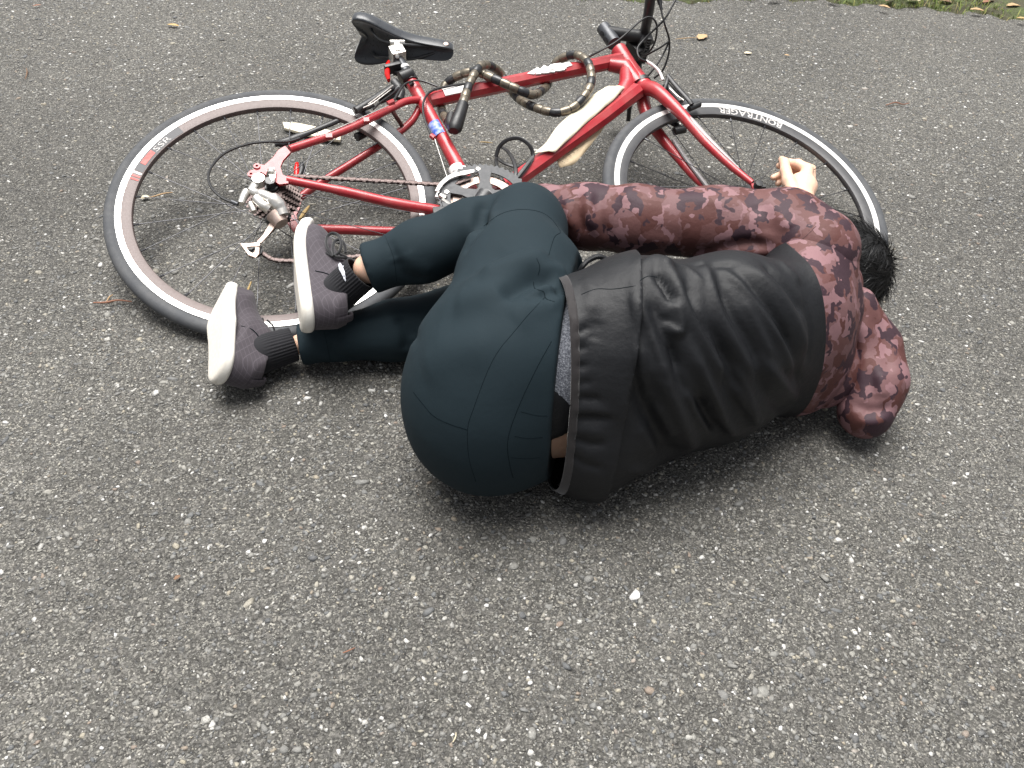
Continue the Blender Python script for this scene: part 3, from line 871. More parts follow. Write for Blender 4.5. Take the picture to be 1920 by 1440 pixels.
# ------------------------------------------------------------------ cassette, derailleur, chain
s = MB(); ring_c = []
for k in range(8):
    ro = .054 - .0042 * k; z = .019 + .0042 * k
    V, F = [], []; n = int(26 - 2 * k) * 4
    for i in range(n):
        a = 2 * math.pi * i / n; r = ro + (0 if i % 4 in (0, 3) else .0042)
        for rr, zz in ((r, z - .0008), (r, z + .0008), (ro - .014, z + .0008), (ro - .014, z - .0008)): V.append((rr * math.cos(a), rr * math.sin(a), zz))
    for i in range(n):
        l = (i + 1) % n
        for q in range(4): F.append((4 * i + q, 4 * l + q, 4 * l + (q + 1) % 4, 4 * i + (q + 1) % 4))
    s.add(V, F)
s.tube([(0, 0, .015), (0, 0, .052)], .016, 20)
bp('cassette', s, 'chain', rw)
s = MB(); s.tube([(0, 0, .058), (0, 0, .074)], .0105, 8); s.tube([(0, 0, .055), (0, 0, .0585)], .014, 14); bp('axle_nut', s, 'black_metal', rw)
def chain(pts, name='chain'):
    P = spline(Bl(pts), 10); s = MB()
    P = np.array(P); L = np.concatenate([[0], np.cumsum(np.linalg.norm(np.diff(P, axis=0), axis=1))])
    n = int(L[-1] / .0127)
    Q = np.stack([np.interp(np.linspace(0, L[-1], n + 1), L, P[:, k]) for k in range(3)], 1)
    for i in range(n):
        d_ = (Q[i + 1] - Q[i]); d_ /= np.linalg.norm(d_); w_ = .0032 if i % 2 else .0022
        for sg in (-1, 1):
            o = np.array([0, 0, sg * w_])
            a, b = Q[i] - d_ * .003, Q[i + 1] + d_ * .003
            mid = (a + b) / 2
            s.tube([a + o, Q[i] + o, mid + o, Q[i + 1] + o, b + o], [.0022, .0044, .0033, .0044, .0022], 8, flat=.18, up=(0, 0, 1))
        s.tube([Q[i] - np.array([0, 0, .004]), Q[i] + np.array([0, 0, .004])], .0026, 8)
    return s
c1 = chain([(548, 330, .040), (580, 332, .041), (740, 341, .044), (842, 346, .046), (880, 336, .046)])
c2 = chain([(487, 470, .045), (505, 484, .042), (530, 489, .042), (600, 487, .043), (760, 470, .045), (880, 440, .046)])
c3 = chain([(540, 392, .042), (520, 420, .044), (500, 440, .046), (482, 458, .046), (487, 472, .045)])
c2.add(c3.v, c3.f)
bp('chain', c1, 'chain'); bp('chain', c2, 'chain')
s = MB()
s.tube(Bl([(509, 322, .070), (508, 328, .072)]), .0095, 12)
s.prism([p[:2] for p in Bl([(500, 322), (506, 316), (514, 317), (517, 324), (516, 336), (510, 342), (505, 330)], .072)][::-1], .0690, .0750)
rdz = .078
s.lathe([(0, -.012), (.0125, -.012), (.0125, .006), (.006, .007), (0, .004)], 20, B(485, 337, rdz + .004), close=False)
s.tube(Bl([(482, 340, rdz), (470, 358, rdz + .004)]), [.009, .008], 10, flat=.6)
s.tube(Bl([(462, 360, rdz + .004), (456, 371, rdz + .006), (452, 382, rdz + .006)]), [.009, .0085, .007], 8)
s.tube(spline(Bl([(472, 358, rdz + .008), (492, 366, rdz + .012), (510, 374, rdz + .012), (524, 388, rdz + .004), (531, 404, rdz - .004)]), 5), [.008] * 4 + [.0115] * 6 + [.0155] * 6 + [.0135] * 5, 14)
s.tube(spline(Bl([(480, 372, rdz + .012), (492, 384, rdz + .012), (504, 392, rdz + .006)]), 4), .0095, 10)
s.tube(Bl([(470, 381, rdz + .006), (477, 397, rdz + .006)]), .006, 8)
rd = bp('rear_derailleur', s, 'silver', sharp=50)
s = MB(); s.tube(Bl([(516, 402, rdz - .008), (528, 420, rdz - .012)]), [.019, .014], 14); bp('pivot_body', s, 'brown_metal', rd)
s = MB()
cg = [(512, 417), (519, 423), (505, 440), (489, 455), (487, 464), (486, 477), (480, 484), (468, 480), (458, 471), (451, 459), (460, 461), (471, 457), (484, 456), (494, 443), (506, 428)]
hole = [(463, 466), (472, 463), (480, 464), (478, 474), (471, 474)]
zc = .060
V1 = [p[:2] for p in Bl(cg, zc)]
# cage plate with its window: quads round the window, arm as prism
armp = [(509, 414), (520, 421), (504, 441), (490, 456), (482, 455), (494, 441)]
s.prism([p[:2] for p in Bl(armp, zc)][::-1], zc - .0015, zc + .0022)
outp = [(451, 458), (471, 457), (487, 455), (486, 477), (480, 484), (466, 479)]
inp = [(462, 465), (472, 463), (480, 463), (478, 473), (474, 476), (468, 473)]
for i in range(6):
    j = (i + 1) % 6
    s.prism([p[:2] for p in Bl([outp[i], outp[j], inp[j], inp[i]], zc)][::-1], zc - .0015, zc + .0022)
s.lathe([(0, 0), (.0045, 0), (.004, .0025), (0, .003)], 12, B(484, 460, zc + .002), close=False)
bp('cage', s, 'brown_metal', rd)
for u, v in ((513, 412), (477, 470)):
    s = MB(); s.lathe([(.004, -.003), (.0165, -.003), (.0165, .003), (.004, .003)], 11, B(u, v, zc - .012)); bp('pulley', s, 'black', rd)
s = MB(); s.tube(Bl([(434, 378, .085), (446, 383, .085)]), .0042, 10); bp('adjuster', s, 'grey_metal', rd)
# long black rest behind the seat stay
s = MB(); s.tube(spline(Bl([(515, 270, -.012), (540, 264, -.012), (620, 232, -.004), (700, 196, .0)]), 4), [.008] * 2 + [.010] * 4 + [.007] * 7, 10, flat=.8); bp('mudguard_stay', s, 'black')
# bottle cage on the down tube
s = MB()
for pts in ([(930, 294, -.005), (936, 276, .01), (950, 263, .026), (972, 259, .036), (992, 272, .034), (999, 294, .022), (985, 318, .02), (964, 341, .02)], [(936, 273, -.02), (952, 284, .0), (964, 304, .02), (967, 328, .03), (962, 344, .022)],
            [(931, 294, -.02), (931, 308, -.005), (938, 330, .016), (944, 341, .02)], [(931, 296, -.03), (946, 306, -.034), (966, 312, -.032), (984, 308, -.02), (997, 296, .0)], [(999, 294, .022), (984, 314, .024), (962, 342, .024)]):
    s.tube(spline(Bl(pts), 6), .0046, 8, flat=.55)
bp('bottle_cage', s, 'black')
bpy.context.view_layer.update()
# ------------------------------------------------------------------ armoured cable lock wound round the top tube
lock = empty('bike_lock'); lock.matrix_world = BM
tag(lock, 'tan and black armoured cable lock wound round the red top tube', 'bike lock')
M['lock_tan'] = worn('lock_tan', (.22, .19, .145), (.09, .08, .066), .33, metal=.55, scale=60, amount=.8)
path = [(853, 236, .040), (866, 200, .042), (880, 158, .042), (896, 129, .040), (909, 122, .028), (926, 127, .004), (940, 140, -.022), (956, 166, -.034), (970, 183, -.026), (990, 196, -.006), (1020, 207, .010), (1047, 211, .020), (1072, 203, .028), (1092, 185, .034), (1107, 160, .038), (1108, 134, .038), (1099, 113, .034), (1080, 103, .022), (1059, 107, .004), (1042, 118, -.016), (1030, 138, -.034), (1027, 158, -.026), (1016, 170, -.002), (1000, 178, .018), (978, 171, .030), (947, 157, .034), (913, 142, .030), (890, 134, .018), (870, 138, .006), (850, 147, -.010), (835, 160, -.026), (828, 185, -.034), (829, 210, -.016), (840, 228, .012)]
P = np.array(spline(Bl(path), 10))
s = MB(); s.tube(P, .0088, 10); s.build('cable', M['black'], lock)
Lp = np.concatenate([[0], np.cumsum(np.linalg.norm(np.diff(P, axis=0), axis=1))])
n = int(Lp[-1] / .0225)
for i in range(n):
    s0, s1 = Lp[-1] * (i + .02) / n, Lp[-1] * (i + .96) / n
    Q = [np.array([np.interp(t, Lp, P[:, k]) for k in range(3)]) for t in np.linspace(s0, s1, 5)]
    s = MB(); s.tube(Q, [.0098, .0106, .0108, .0106, .0098], 14)
    s.build('armour_segment', M['lock_tan'] if i % 3 != 2 else M['black_metal'], lock)
s = MB(); s.tube(Bl([(868, 196, .042), (861, 218, .042), (853, 240, .040), (851, 246, .039)]), [.0135, .0145, .0165, .011], 18); s.tube(Bl([(846, 216, .018), (843, 232, .020), (849, 243, .026)]), [.011, .012, .011], 14)
s.build('lock_head', M['black'], lock)

# ------------------------------------------------------------------ paper sleeve taped along the down tube
pap = empty('paper_sleeve'); pap.matrix_world = BM
tag(pap, 'pale paper sleeve with a green mark wrapped along the red down tube', 'paper')
def paper_mat(name, c1, c2):
    m = mat(name, c1, .75); N = NB(m); v = N.coord()
    N.color(N.mix(N.noise(v, 30, 4).outputs['Fac'], c1, c2)); N.bump(N.noise(v, 24, 3).outputs['Fac'], .25, .004); return m
M['paper'] = paper_mat('paper', (.76, .70, .55), (.68, .61, .46))
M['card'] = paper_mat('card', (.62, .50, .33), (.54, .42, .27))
def sheet(name, topl, botl, z_top, z_bot, bow, m, n=16, k=7, th=.0006):
    T = np.array(spline(Bl(topl, z_top), n)); Bt = np.array(spline(Bl(botl, z_bot), n))
    q = min(len(T), len(Bt)); T = T[np.linspace(0, len(T) - 1, 28).astype(int)]; Bt = Bt[np.linspace(0, len(Bt) - 1, 28).astype(int)]
    V = []
    for i in range(28):
        for j in range(k):
            t = j / (k - 1); p = T[i] * (1 - t) + Bt[i] * t; p[2] += bow * math.sin(math.pi * t) + .0012 * math.sin(i * .9 + 2 * j); V.append(p)
    F = [(i * k + j, i * k + j + 1, (i + 1) * k + j + 1, (i + 1) * k + j) for i in range(27) for j in range(k - 1)]
    s = MB(); s.add(V, F); o = s.build(name, M[m], pap, sharp=80)
    md = o.modifiers.new('thick', 'SOLIDIFY'); md.thickness = th
    return o
sheet('front_leaf', [(1001, 288), (1024, 266), (1049, 232), (1080, 206), (1110, 180), (1134, 163)], [(1041, 285), (1070, 258), (1100, 230), (1130, 204), (1152, 185), (1172, 163)], .0225, .0225, .004, 'paper')
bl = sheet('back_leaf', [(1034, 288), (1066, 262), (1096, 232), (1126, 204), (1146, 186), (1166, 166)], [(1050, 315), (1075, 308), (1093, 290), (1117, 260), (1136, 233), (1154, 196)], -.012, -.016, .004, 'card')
M['ink_green'] = mat('ink_green', (.03, .26, .10), .6); M['ink_dark'] = mat('ink_dark', (.10, .09, .07), .7)
s = MB(); s.prism([p[:2] for p in Bl([(1080, 268), (1087, 258), (1092, 261), (1084, 272)], -.0075)][::-1], -.0100, -.0072); s.build('green_mark', M['ink_green'], pap)
s = MB()
for k in range(5):
    a, b = np.array([1046 + 6.0 * k, 298 - 6.2 * k]), np.array([1060 + 6.2 * k, 306 - 6.4 * k])
    for j in range(4):
        p0, p1 = a + (b - a) * (j / 4 + .03), a + (b - a) * (j / 4 + .2)
        s.tube(Bl([(p0[0], p0[1]), (p1[0], p1[1])], -.0078), .0005, 4)
s.build('print', M['ink_dark'], pap)
bpy.context.view_layer.update()
# ------------------------------------------------------------------ cloth, skin and shoe materials
def cloth(name, c1, c2, rough=.8, weave=1400, bump=.12, sheen=.3, tone=9, spec=.3):
    m = mat(name, c1, rough); N = NB(m); v = N.coord()
    N.color(N.mix(N.noise(v, tone, 5, .6).outputs['Fac'], c1, c2))
    a = N.n('TexWave', {'Vector': v, 'Scale': weave / 6.28, 'Distortion': 2., 'Detail': 1.}).outputs['Fac']
    b = N.noise(v, weave, 2).outputs['Fac']
    w = N.noise(v, 55, 4, .6).outputs['Fac']
    N.bump(N.math('ADD', N.math('MULTIPLY', N.math('ADD', a, b), .08), w), bump, .004)
    N.b.inputs['Sheen Weight'].default_value = sheen
    N.b.inputs['Sheen Roughness'].default_value = .5
    N.b.inputs['Specular IOR Level'].default_value = spec
    return m
M['trouser'] = cloth('trouser_jersey', (.0085, .0175, .0225), (.0110, .0205, .0265), .82, bump=.14, sheen=.0, spec=.22)
M['jblack'] = cloth('jacket_black', (.0058, .0064, .0080), (.0080, .0087, .0105), .56, bump=.36, sheen=.0, spec=.34)
M['jband'] = cloth('hem_band', (.009, .007, .0075), (.012, .009, .0095), .7)
M['heather'] = None
def camo_mat():
    m = mat('camo_cloth', (.2, .1, .1), .62); N = NB(m); v0 = N.coord()
    wn = N.noise(v0, 46, 2, .5).outputs['Color']
    wv = N.n('VectorMath', {0: N.n('VectorMath', {0: wn, 1: (.5, .5, .5)}, operation='SUBTRACT').outputs[0], 1: (.042, .030, .030)}, operation='MULTIPLY').outputs[0]
    v1 = N.n('VectorMath', {0: v0, 1: wv}, operation='ADD').outputs[0]
    mp = N.n('Mapping', {'Vector': v1, 'Scale': (1.25, .8, .8)}); v = mp.outputs[0]
    def layer(off, sc, lo):
        vv = N.n('VectorMath', {0: v, 1: off}, operation='ADD').outputs[0]
        f = N.noise(vv, sc, 1.0, .5).outputs['Fac']
        return N.ramp(f, [(lo - .006, (0, 0, 0)), (lo + .006, (1, 1, 1))])
    c = N.mix(layer((3, 1, 7), 22, .50), (.112, .050, .047), (.146, .076, .078))
    c = N.mix(layer((8, 2, 1), 22, .56), c, (.086, .033, .029))
    c = N.mix(layer((1.7, 9, 4), 30, .555), c, (.040, .021, .028))
    c = N.mix(layer((5, 5, 2), 36, .60), c, (.205, .112, .120))
    N.color(c)
    w = N.noise(v0, 60, 4, .6).outputs['Fac']; b = N.noise(v0, 1300, 2).outputs['Fac']
    N.bump(N.math('ADD', w, N.math('MULTIPLY', b, .1)), .3, .004)
    N.b.inputs['Specular IOR Level'].default_value = .25
    return m
M['camo'] = camo_mat()
def heather_mat():
    m = mat('heather_grey', (.2, .2, .22), .9); N = NB(m); v = N.coord()
    f = N.noise(v, 420, 3, .8).outputs['Fac']
    N.color(N.ramp(f, [(.35, (.045, .05, .065)), (.5, (.15, .16, .19)), (.66, (.42, .44, .48))])); N.bump(f, .3, .002); return m
M['heather'] = heather_mat()
def skin_mat():
    m = mat('skin', (.62, .36, .24), .48); N = NB(m); v = N.coord()
    f = N.noise(v, 22, 4, .6).outputs['Fac']
    N.color(N.mix(f, (.74, .50, .37), (.66, .40, .28)))
    N.bump(N.n('TexVoronoi', {'Vector': v, 'Scale': 700}).outputs['Distance'], .12, .0008)
    N.b.inputs['Subsurface Weight'].default_value = .12
    N.b.inputs['Subsurface Radius'].default_value = (.012, .005, .003)
    N.b.inputs['Subsurface Scale'].default_value = 1.0
    return m
M['skin'] = skin_mat()

# ------------------------------------------------------------------ the person, curled up on the right side
A_ = lambda l: [np.append(W(u, v, z), r) for u, v, z, r in l]
def chainf(P, pts, k=.02, up=None, ratio=1.0):
    d = None
    for a, b in zip(pts[:-1], pts[1:]):
        e = s_cone(P, a[:3], b[:3], a[3], b[3], up, ratio)
        d = e if d is None else sm(d, e, k)
    return d
def plane(P, c, n):
    n = np.asarray(n, float); n = n / np.linalg.norm(n)
    return (P - np.asarray(c, np.float32)) @ n.astype(np.float32)
def grow(l, dr): return [np.append(p[:3], p[3] + dr) for p in l]
ZUP = (0, 0, 1)
# joints, each (photo u, v, height above ground, girth radius)
L_THIGH = A_([(948, 640, .245, .112), (968, 520, .262, .092), (983, 432, .258, .070), (986, 414, .255, .064)])
L_SHIN = A_([(980, 416, .252, .057), (885, 436, .245, .058), (790, 470, .225, .0545), (690, 504, .195, .0405), (655, 516, .185, .040)])
R_THIGH = A_([(930, 760, .125, .112), (1000, 600, .10, .085), (1010, 540, .08, .066)])
R_SHIN = A_([(1005, 560, .075, .062), (860, 598, .066, .062), (740, 620, .060, .056), (562, 646, .046, .0335), (530, 650, .045, .033)])
T0, T1, T2, T3, T4 = W(1066, 716, .172), W(1195, 692, .185), W(1340, 664, .178), W(1482, 630, .165), W(1532, 606, .165)
AX = (T1 - T0) / np.linalg.norm(T1 - T0)
WAIST, KNEE_Y = None, W(1060, 500, .3)[1]
def face(V, F, pix, toward):
    """plane through three points seen on a surface"""
    b = bvh_of(V, F); p = [hit(b, *q)[0] for q in pix]
    n = np.cross(p[1] - p[0], p[2] - p[0]); n /= np.linalg.norm(n)
    return p[1], n if n @ toward > 0 else -n
def f_core(P):          # waist and trunk under the clothes
    d = s_cone(P, W(1010, 722, .170), T1, .099, .106, ZUP, 1.42)
    return d
def f_trousers(P):
    d = s_ell(P, W(924, 728, .172), (.140, .132, .158))
    d = sm(d, s_ell(P, W(915, 782, .140), (.118, .112, .130)), .05)
    d = sm(d, s_ell(P, W(990, 722, .172), (.118, .106, .160)), .05)
    d = sm(d, s_cone(P, W(985, 722, .172), W(1066, 716, .172), .111, .108, ZUP, 1.42), .04)
    if WAIST is not None: d = np.maximum(d, plane(P, *WAIST))
    d = sm(d, chainf(P, L_THIGH, .03), .045)
    d = sm(d, s_cone(P, W(1000, 560, .27), W(1030, 520, .265), .075, .055), .04)
    d = sm(d, chainf(P, R_THIGH, .03), .045)
    if WAIST is not None: d = np.maximum(d, np.minimum(plane(P, *WAIST), .035 - P[..., 1] + KNEE_Y))
    ls = np.maximum(chainf(P, L_SHIN, .02), plane(P, L_SHIN[3][:3], L_SHIN[3][:3] - L_SHIN[2][:3]))
    d = sm(d, ls, .010)
    rs = np.maximum(chainf(P, R_SHIN, .02), plane(P, R_SHIN[3][:3], R_SHIN[3][:3] - R_SHIN[2][:3]))
    d = sm(d, rs, .010)
    return np.maximum(d, -(P[..., 2] - .002))
def f_torso(P):
    d = s_cone(P, T0 - AX * .02, T1, .124, .127, ZUP, 1.42)
    d = sm(d, s_ell(P, W(1120, 815, .108), (.080, .092, .101)), .05)
    d = sm(d, s_cone(P, T1, T2, .126, .120, ZUP, 1.45), .04)
    d = sm(d, s_cone(P, T2, T3, .120, .098, ZUP, 1.45), .04)
    d = sm(d, s_cone(P, T3, T4, .098, .064, ZUP, 1.45), .04)
    d = sm(d, s_ell(P, W(1520, 478, .272), (.075, .075, .070)), .05)
    d = sm(d, s_ell(P, W(1512, 686, .095), (.070, .075, .085)), .05)
    d = sm(d, s_cone(P, W(1545, 570, .20), W(1562, 535, .185), .060, .052), .03)
    return d
L_ARM = A_([(1530, 470, .285, .074), (1470, 434, .288, .070), (1350, 420, .278, .061), (1200, 414, .262, .0590), (1100, 406, .248, .053), (1020, 392, .235, .047)])
R_ARM = A_([(1535, 690, .09, .075), (1520, 560, .075, .062), (1494, 486, .085, .048), (1502, 414, .092, .035), (1503, 404, .094, .034)])
def f_lsleeve(P): return chainf(P, L_ARM, .03)
def f_rsleeve(P): return np.maximum(np.maximum(chainf(P, R_ARM, .03), plane(P, R_ARM[3][:3], R_ARM[3][:3] - R_ARM[2][:3])), -(P[..., 2] - .003))
def f_hood(P):
    d = chainf(P, A_([(1606, 574, .185, .035), (1637, 648, .130, .044), (1642, 716, .092, .051), (1624, 774, .058, .049)]), .03)
    d = sm(d, s_cone(P, W(1585, 600, .17), W(1640, 660, .12), .025, .03), .03)
    return np.maximum(d, -(P[..., 2] - .002))

# head frame: top of the head to the right, face turned away
H_C = W(1543, 500, .150)
H_U = np.array([.84, .53, .0]); H_U /= np.linalg.norm(H_U)
H_F = np.array([-.53, .84, -.08]); H_F -= H_U * (H_F @ H_U); H_F /= np.linalg.norm(H_F)
H_S = np.cross(H_F, H_U)               # its right or left side
if H_S[2] < 0: H_S = -H_S              # upper (left) ear side
H_M = np.stack([H_F, H_S, H_U])
def hp(f, s, u): return H_C + H_F * f + H_S * s + H_U * u
def f_head(P):
    d = s_ell(P, hp(-.010, 0, .022), (.096, .074, .092), H_M)
    d = sm(d, s_ell(P, hp(.028, 0, -.045), (.060, .056, .070), H_M), .04)
    d = sm(d, s_cone(P, hp(.082, 0, .012), hp(.102, 0, -.030), .008, .014), .012)      # nose
    d = sm(d, s_cone(P, hp(.078, -.045, .030), hp(.078, .045, .030), .012, .012), .02)   # brow
    d = sm(d, s_cone(P, hp(.076, -.018, -.064), hp(.076, .018, -.064), .008, .008), .008)  # lips
    d = sm(d, s_ell(P, hp(.068, 0, -.098), (.018, .022, .016), H_M), .02)             # chin
    for s in (-1, 1):
        d = -sm(-d, s_ell(P, hp(.086, .032 * s, .008), (.012, .016, .010), H_M), .01)   # eye sockets
        d = sm(d, s_ell(P, hp(.076, .031 * s, .008), (.012, .014, .011), H_M), .003)
        d = sm(d, s_ell(P, hp(-.006, .076 * s, -.006), (.017, .008, .030), H_M), .006)  # ears
    return d
def f_body(P):
    d = np.maximum(f_torso(P) + .030, plane(P, HEM_C + AX * .035, -AX))
    d = sm(d, f_core(P), .02)
    d = sm(d, s_cone(P, T4, hp(-.02, 0, -.05), .060, .052), .03)
    d = sm(d, f_head(P), .02)
    d = sm(d, s_ell(P, W(925, 735, .17), (.110, .108, .130)), .015)
    for l in (L_THIGH, R_THIGH): d = sm(d, chainf(P, grow(l, -.022), .03), .03)
    for l in (L_SHIN, R_SHIN): d = sm(d, chainf(P, grow(l[:4], -.014), .012), .006)
    d = sm(d, chainf(P, grow(L_ARM, -.02), .02), .02)
    d = sm(d, chainf(P, grow(R_ARM, -.010), .02), .02)
    return np.maximum(d, -(P[..., 2] - .006))
# right hand, loosely closed, thumb on top (u, v, z, r)
HAND = dict(
    wrist=A_([(1502, 410, .097, .026), (1504, 386, .100, .0255), (1503, 362, .104, .028)]),
    thumb=A_([(1488, 362, .112, .0180), (1479, 340, .122, .0150), (1473, 320, .127, .0122), (1471, 305, .126, .0114), (1466, 299, .121, .0085)]),
    index=A_([(1510, 332, .114, .0165), (1514, 318, .118, .0140), (1496, 308, .119, .0122), (1478, 306, .111, .0106), (1461, 311, .104, .0080)]),
    middle=A_([(1518, 336, .103, .0140), (1520, 318, .102, .0120), (1492, 313, .096, .0110), (1468, 326, .098, .0092), (1450, 333, .098, .0074)]),
    ring=A_([(1518, 344, .090, .0130), (1518, 326, .085, .0115), (1490, 326, .080, .0105), (1468, 336, .084, .0090), (1459, 344, .086, .0075)]),
    little=A_([(1514, 352, .080, .0115), (1512, 338, .072, .0100), (1490, 338, .068, .0090), (1472, 346, .072, .0076)]))
def f_hand(P):
    d = chainf(P, HAND['wrist'], .02)
    d = sm(d, s_ell(P, W(1505, 347, .103), (.034, .038, .027)), .020)
    for k in ('index', 'middle', 'ring', 'little'):
        d = sm(d, chainf(P, HAND[k], .004), .0045)
    d = sm(d, chainf(P, HAND['thumb'], .006), .005)
    return d

# left hand (hidden behind the knee): open and relaxed, at the end of the upper sleeve
_lw = L_ARM[-1][:3]; _ld = L_ARM[-1][:3] - L_ARM[-2][:3]; _ld /= np.linalg.norm(_ld); _ld = _ld + np.array([0, .35, -.45]); _ld /= np.linalg.norm(_ld)
_ls = np.cross(_ld, (0, 0, 1)); _ls /= np.linalg.norm(_ls); _ln = np.cross(_ls, _ld)
def f_lhand(P):
    c = _lw + _ld * .01
    d = s_cone(P, _lw - _ld * .04, c + _ld * .03, .027, .026)
    d = sm(d, s_cone(P, c + _ld * .03, c + _ld * .085, .027, .036, _ln, .42), .02)
    for k, (o, L) in enumerate(((-.028, .075), (-.010, .084), (.010, .078), (.027, .060))):
        a = c + _ld * .095 + _ls * o; b = a + _ld * L * .5 - _ln * .006; e = b + _ld * L * .5 - _ln * .018
        d = sm(d, np.minimum(s_cone(P, a, b, .0095, .0088), s_cone(P, b, e, .0088, .0070)), .006)
    a = c + _ld * .045 - _ls * .028
    d = sm(d, np.minimum(s_cone(P, a, a - _ls * .022 + _ld * .03, .012, .0105), s_cone(P, a - _ls * .022 + _ld * .03, a - _ls * .026 + _ld * .065, .0105, .008)), .008)
    return d

_dr = np.random.default_rng(3)
_wd = _dr.normal(0, 1, (10, 3)); _wd /= np.linalg.norm(_wd, axis=1, keepdims=True); _wp = _dr.uniform(0, 6.28, 10)
def rumple(V, freq, amp, stretch=(1, 1, 1)):
    Q = V * np.asarray(stretch); w = np.zeros(len(V))
    warp = np.stack([np.sin(Q @ _wd[i] * freq * .6 + _wp[i]) for i in range(3)], 1) * .5 / freq * 2
    for i in range(3, 10): w += np.sin((Q + warp) @ _wd[i] * freq * (1 + .35 * (i - 3)) + _wp[i]) / (1 + .5 * (i - 3))
    return w * amp / 2.2
def folds(V, F, strokes, name=''):
    """press ridges (+) and creases (-) into a cloth along lines followed over its surface"""
    bvh = bvh_of(V, F); N = vnormals(V, F); D = np.zeros(len(V))
    for pix, w, h in strokes:
        T = trace(bvh, pix, 5)
        if len(T) < 2: continue
        P_ = np.array([t[0] for t in T])
        lo, hi = P_.min(0) - 3 * w, P_.max(0) + 3 * w
        m = np.where(((V > lo) & (V < hi)).all(1))[0]
        if not len(m): continue
        d, par = seg_dist(V[m], P_)
        tap = np.clip(np.minimum(par, 1 - par) * 5 + .25, 0, 1)
        D[m] += h * np.exp(-(d / w) ** 2) * tap
    return V + N * D[:, None]
def garment(name, fn, lo, hi, h, m, parent, strokes=(), rum=None, it=2, post=1):
    V, F = polygonise(fn, lo, hi, h)
    V = relax(V, F, it)
    if rum:
        N = vnormals(V, F)
        for r_ in rum: V = V + N * rumple(V, *r_)[:, None]
    if strokes: V = relax(folds(V, F, strokes), F, post, .4)
    V[:, 2] = np.maximum(V[:, 2], .0015)
    o = link(name, mesh_np(name, V, F), m, parent)
    return o, V, F
def seam(V, F, pix, r, m, parent, name='seam', lift=.0001):
    T = trace(bvh_of(V, F), pix, 8)
    if len(T) < 3: return None
    s = MB(); s.tube([t[0] + t[1] * lift for t in T], r, 6); return s.build(name, m, parent)

# edges of the clothes: waist, jacket hem, turned flap, join of back panel and yoke
_v, _f = polygonise(f_trousers, (-.1, .72, -.01), (.30, 1.3, .42), .009)
WAIST = face(_v, _f, [(1060, 566), (1042, 690), (1028, 850)], AX)
_tv, _tf = polygonise(f_torso, (-.15, .72, -.01), (.85, 1.5, .42), .008)
HEM_C, HEM_N = face(_tv, _tf, [(1066, 570), (1074, 690), (1060, 868)], -AX)
FLAP_C, FLAP_N = face(_tv, _tf, [(1200, 520), (1192, 660), (1168, 800)], AX)
PANEL_C, PANEL_N = face(_tv, _tf, [(1496, 476), (1549, 610), (1528, 736)], AX)
WAIST_C = WAIST[0]
# body: one continuous surface from head to hands and ankles
Vb, Fb = polygonise(f_body, (-.5, .75, 0), (.98, 1.8, .40), .0055); Vb = relax(Vb, Fb, 1)
vh, fh = polygonise(f_hand, W(1503, 350, .1) - .13, W(1503, 350, .1) + .13, .0024); vh = relax(vh, fh, 1)
vl, fl = polygonise(f_lhand, _lw - .16, _lw + .2, .0035); vl = relax(vl, fl, 1)
Va, Fa = np.concatenate([Vb, vh, vl]), np.concatenate([Fb, fh + len(Vb), fl + len(Vb) + len(vh)])
person = link('person', mesh_np('person', Va, Fa), M['skin'])
tag(person, 'person curled up on the asphalt in camouflage and black jacket and dark joggers, back turned', 'person')

# ------------------------------------------------------------------ trousers
tr_st = [
    ([(905, 424), (903, 404), (908, 386), (926, 372)], .012, -.010), ([(884, 446), (878, 424), (884, 402)], .012, .004), ([(868, 476), (886, 446), (904, 422)], .010, -.006),
    ([(930, 416), (924, 398), (935, 380)], .010, .004),
    ([(896, 520), (948, 500), (1000, 486), (1026, 478)], .022, .012), ([(940, 556), (967, 538), (995, 524), (1018, 520), (1044, 530)], .016, -.018), ([(850, 566), (900, 550), (952, 548)], .022, .005), ([(826, 602), (900, 588), (980, 598)], .030, -.005), ([(860, 520), (900, 500), (950, 470)], .020, -.004), ([(790, 690), (850, 660), (920, 650)], .030, .004),
    ([(1000, 548), (1020, 540), (1046, 540)], .008, .007), ([(985, 560), (1008, 552), (1030, 556)], .010, -.008), ([(1014, 512), (1040, 505), (1062, 512)], .012, .006),
    ([(1040, 548), (1056, 540)], .008, -.008), ([(1030, 575), (1050, 560)], .010, .004), ([(960, 600), (1000, 576), (1030, 568)], .020, .004),
    ([(742, 484), (758, 514), (796, 528)], .012, -.006), ([(760, 470), (780, 500), (812, 510)], .014, .003), ([(730, 452), (742, 486)], .008, -.003),
    ([(620, 640), (632, 666), (668, 676)], .012, -.005), ([(640, 600), (700, 604), (750, 590)], .014, .003), ([(745, 590), (762, 620), (764, 660)], .012, -.007),
    ([(770, 600), (782, 640)], .010, -.006)]
trs, Vt, Ft = garment('trousers', f_trousers, (-.48, .72, -.01), (.22, 1.5, .42), .0048, M['trouser'], person, tr_st, rum=[(13, .0022), (34, .0009)])
M['seam_camo'] = mat('seam_camo', (.10, .05, .05), .9)
M['seam'] = mat('seam_thread', (.004, .008, .0105), .95); M['seam'].node_tree.nodes['Principled BSDF'].inputs['Specular IOR Level'].default_value = .05
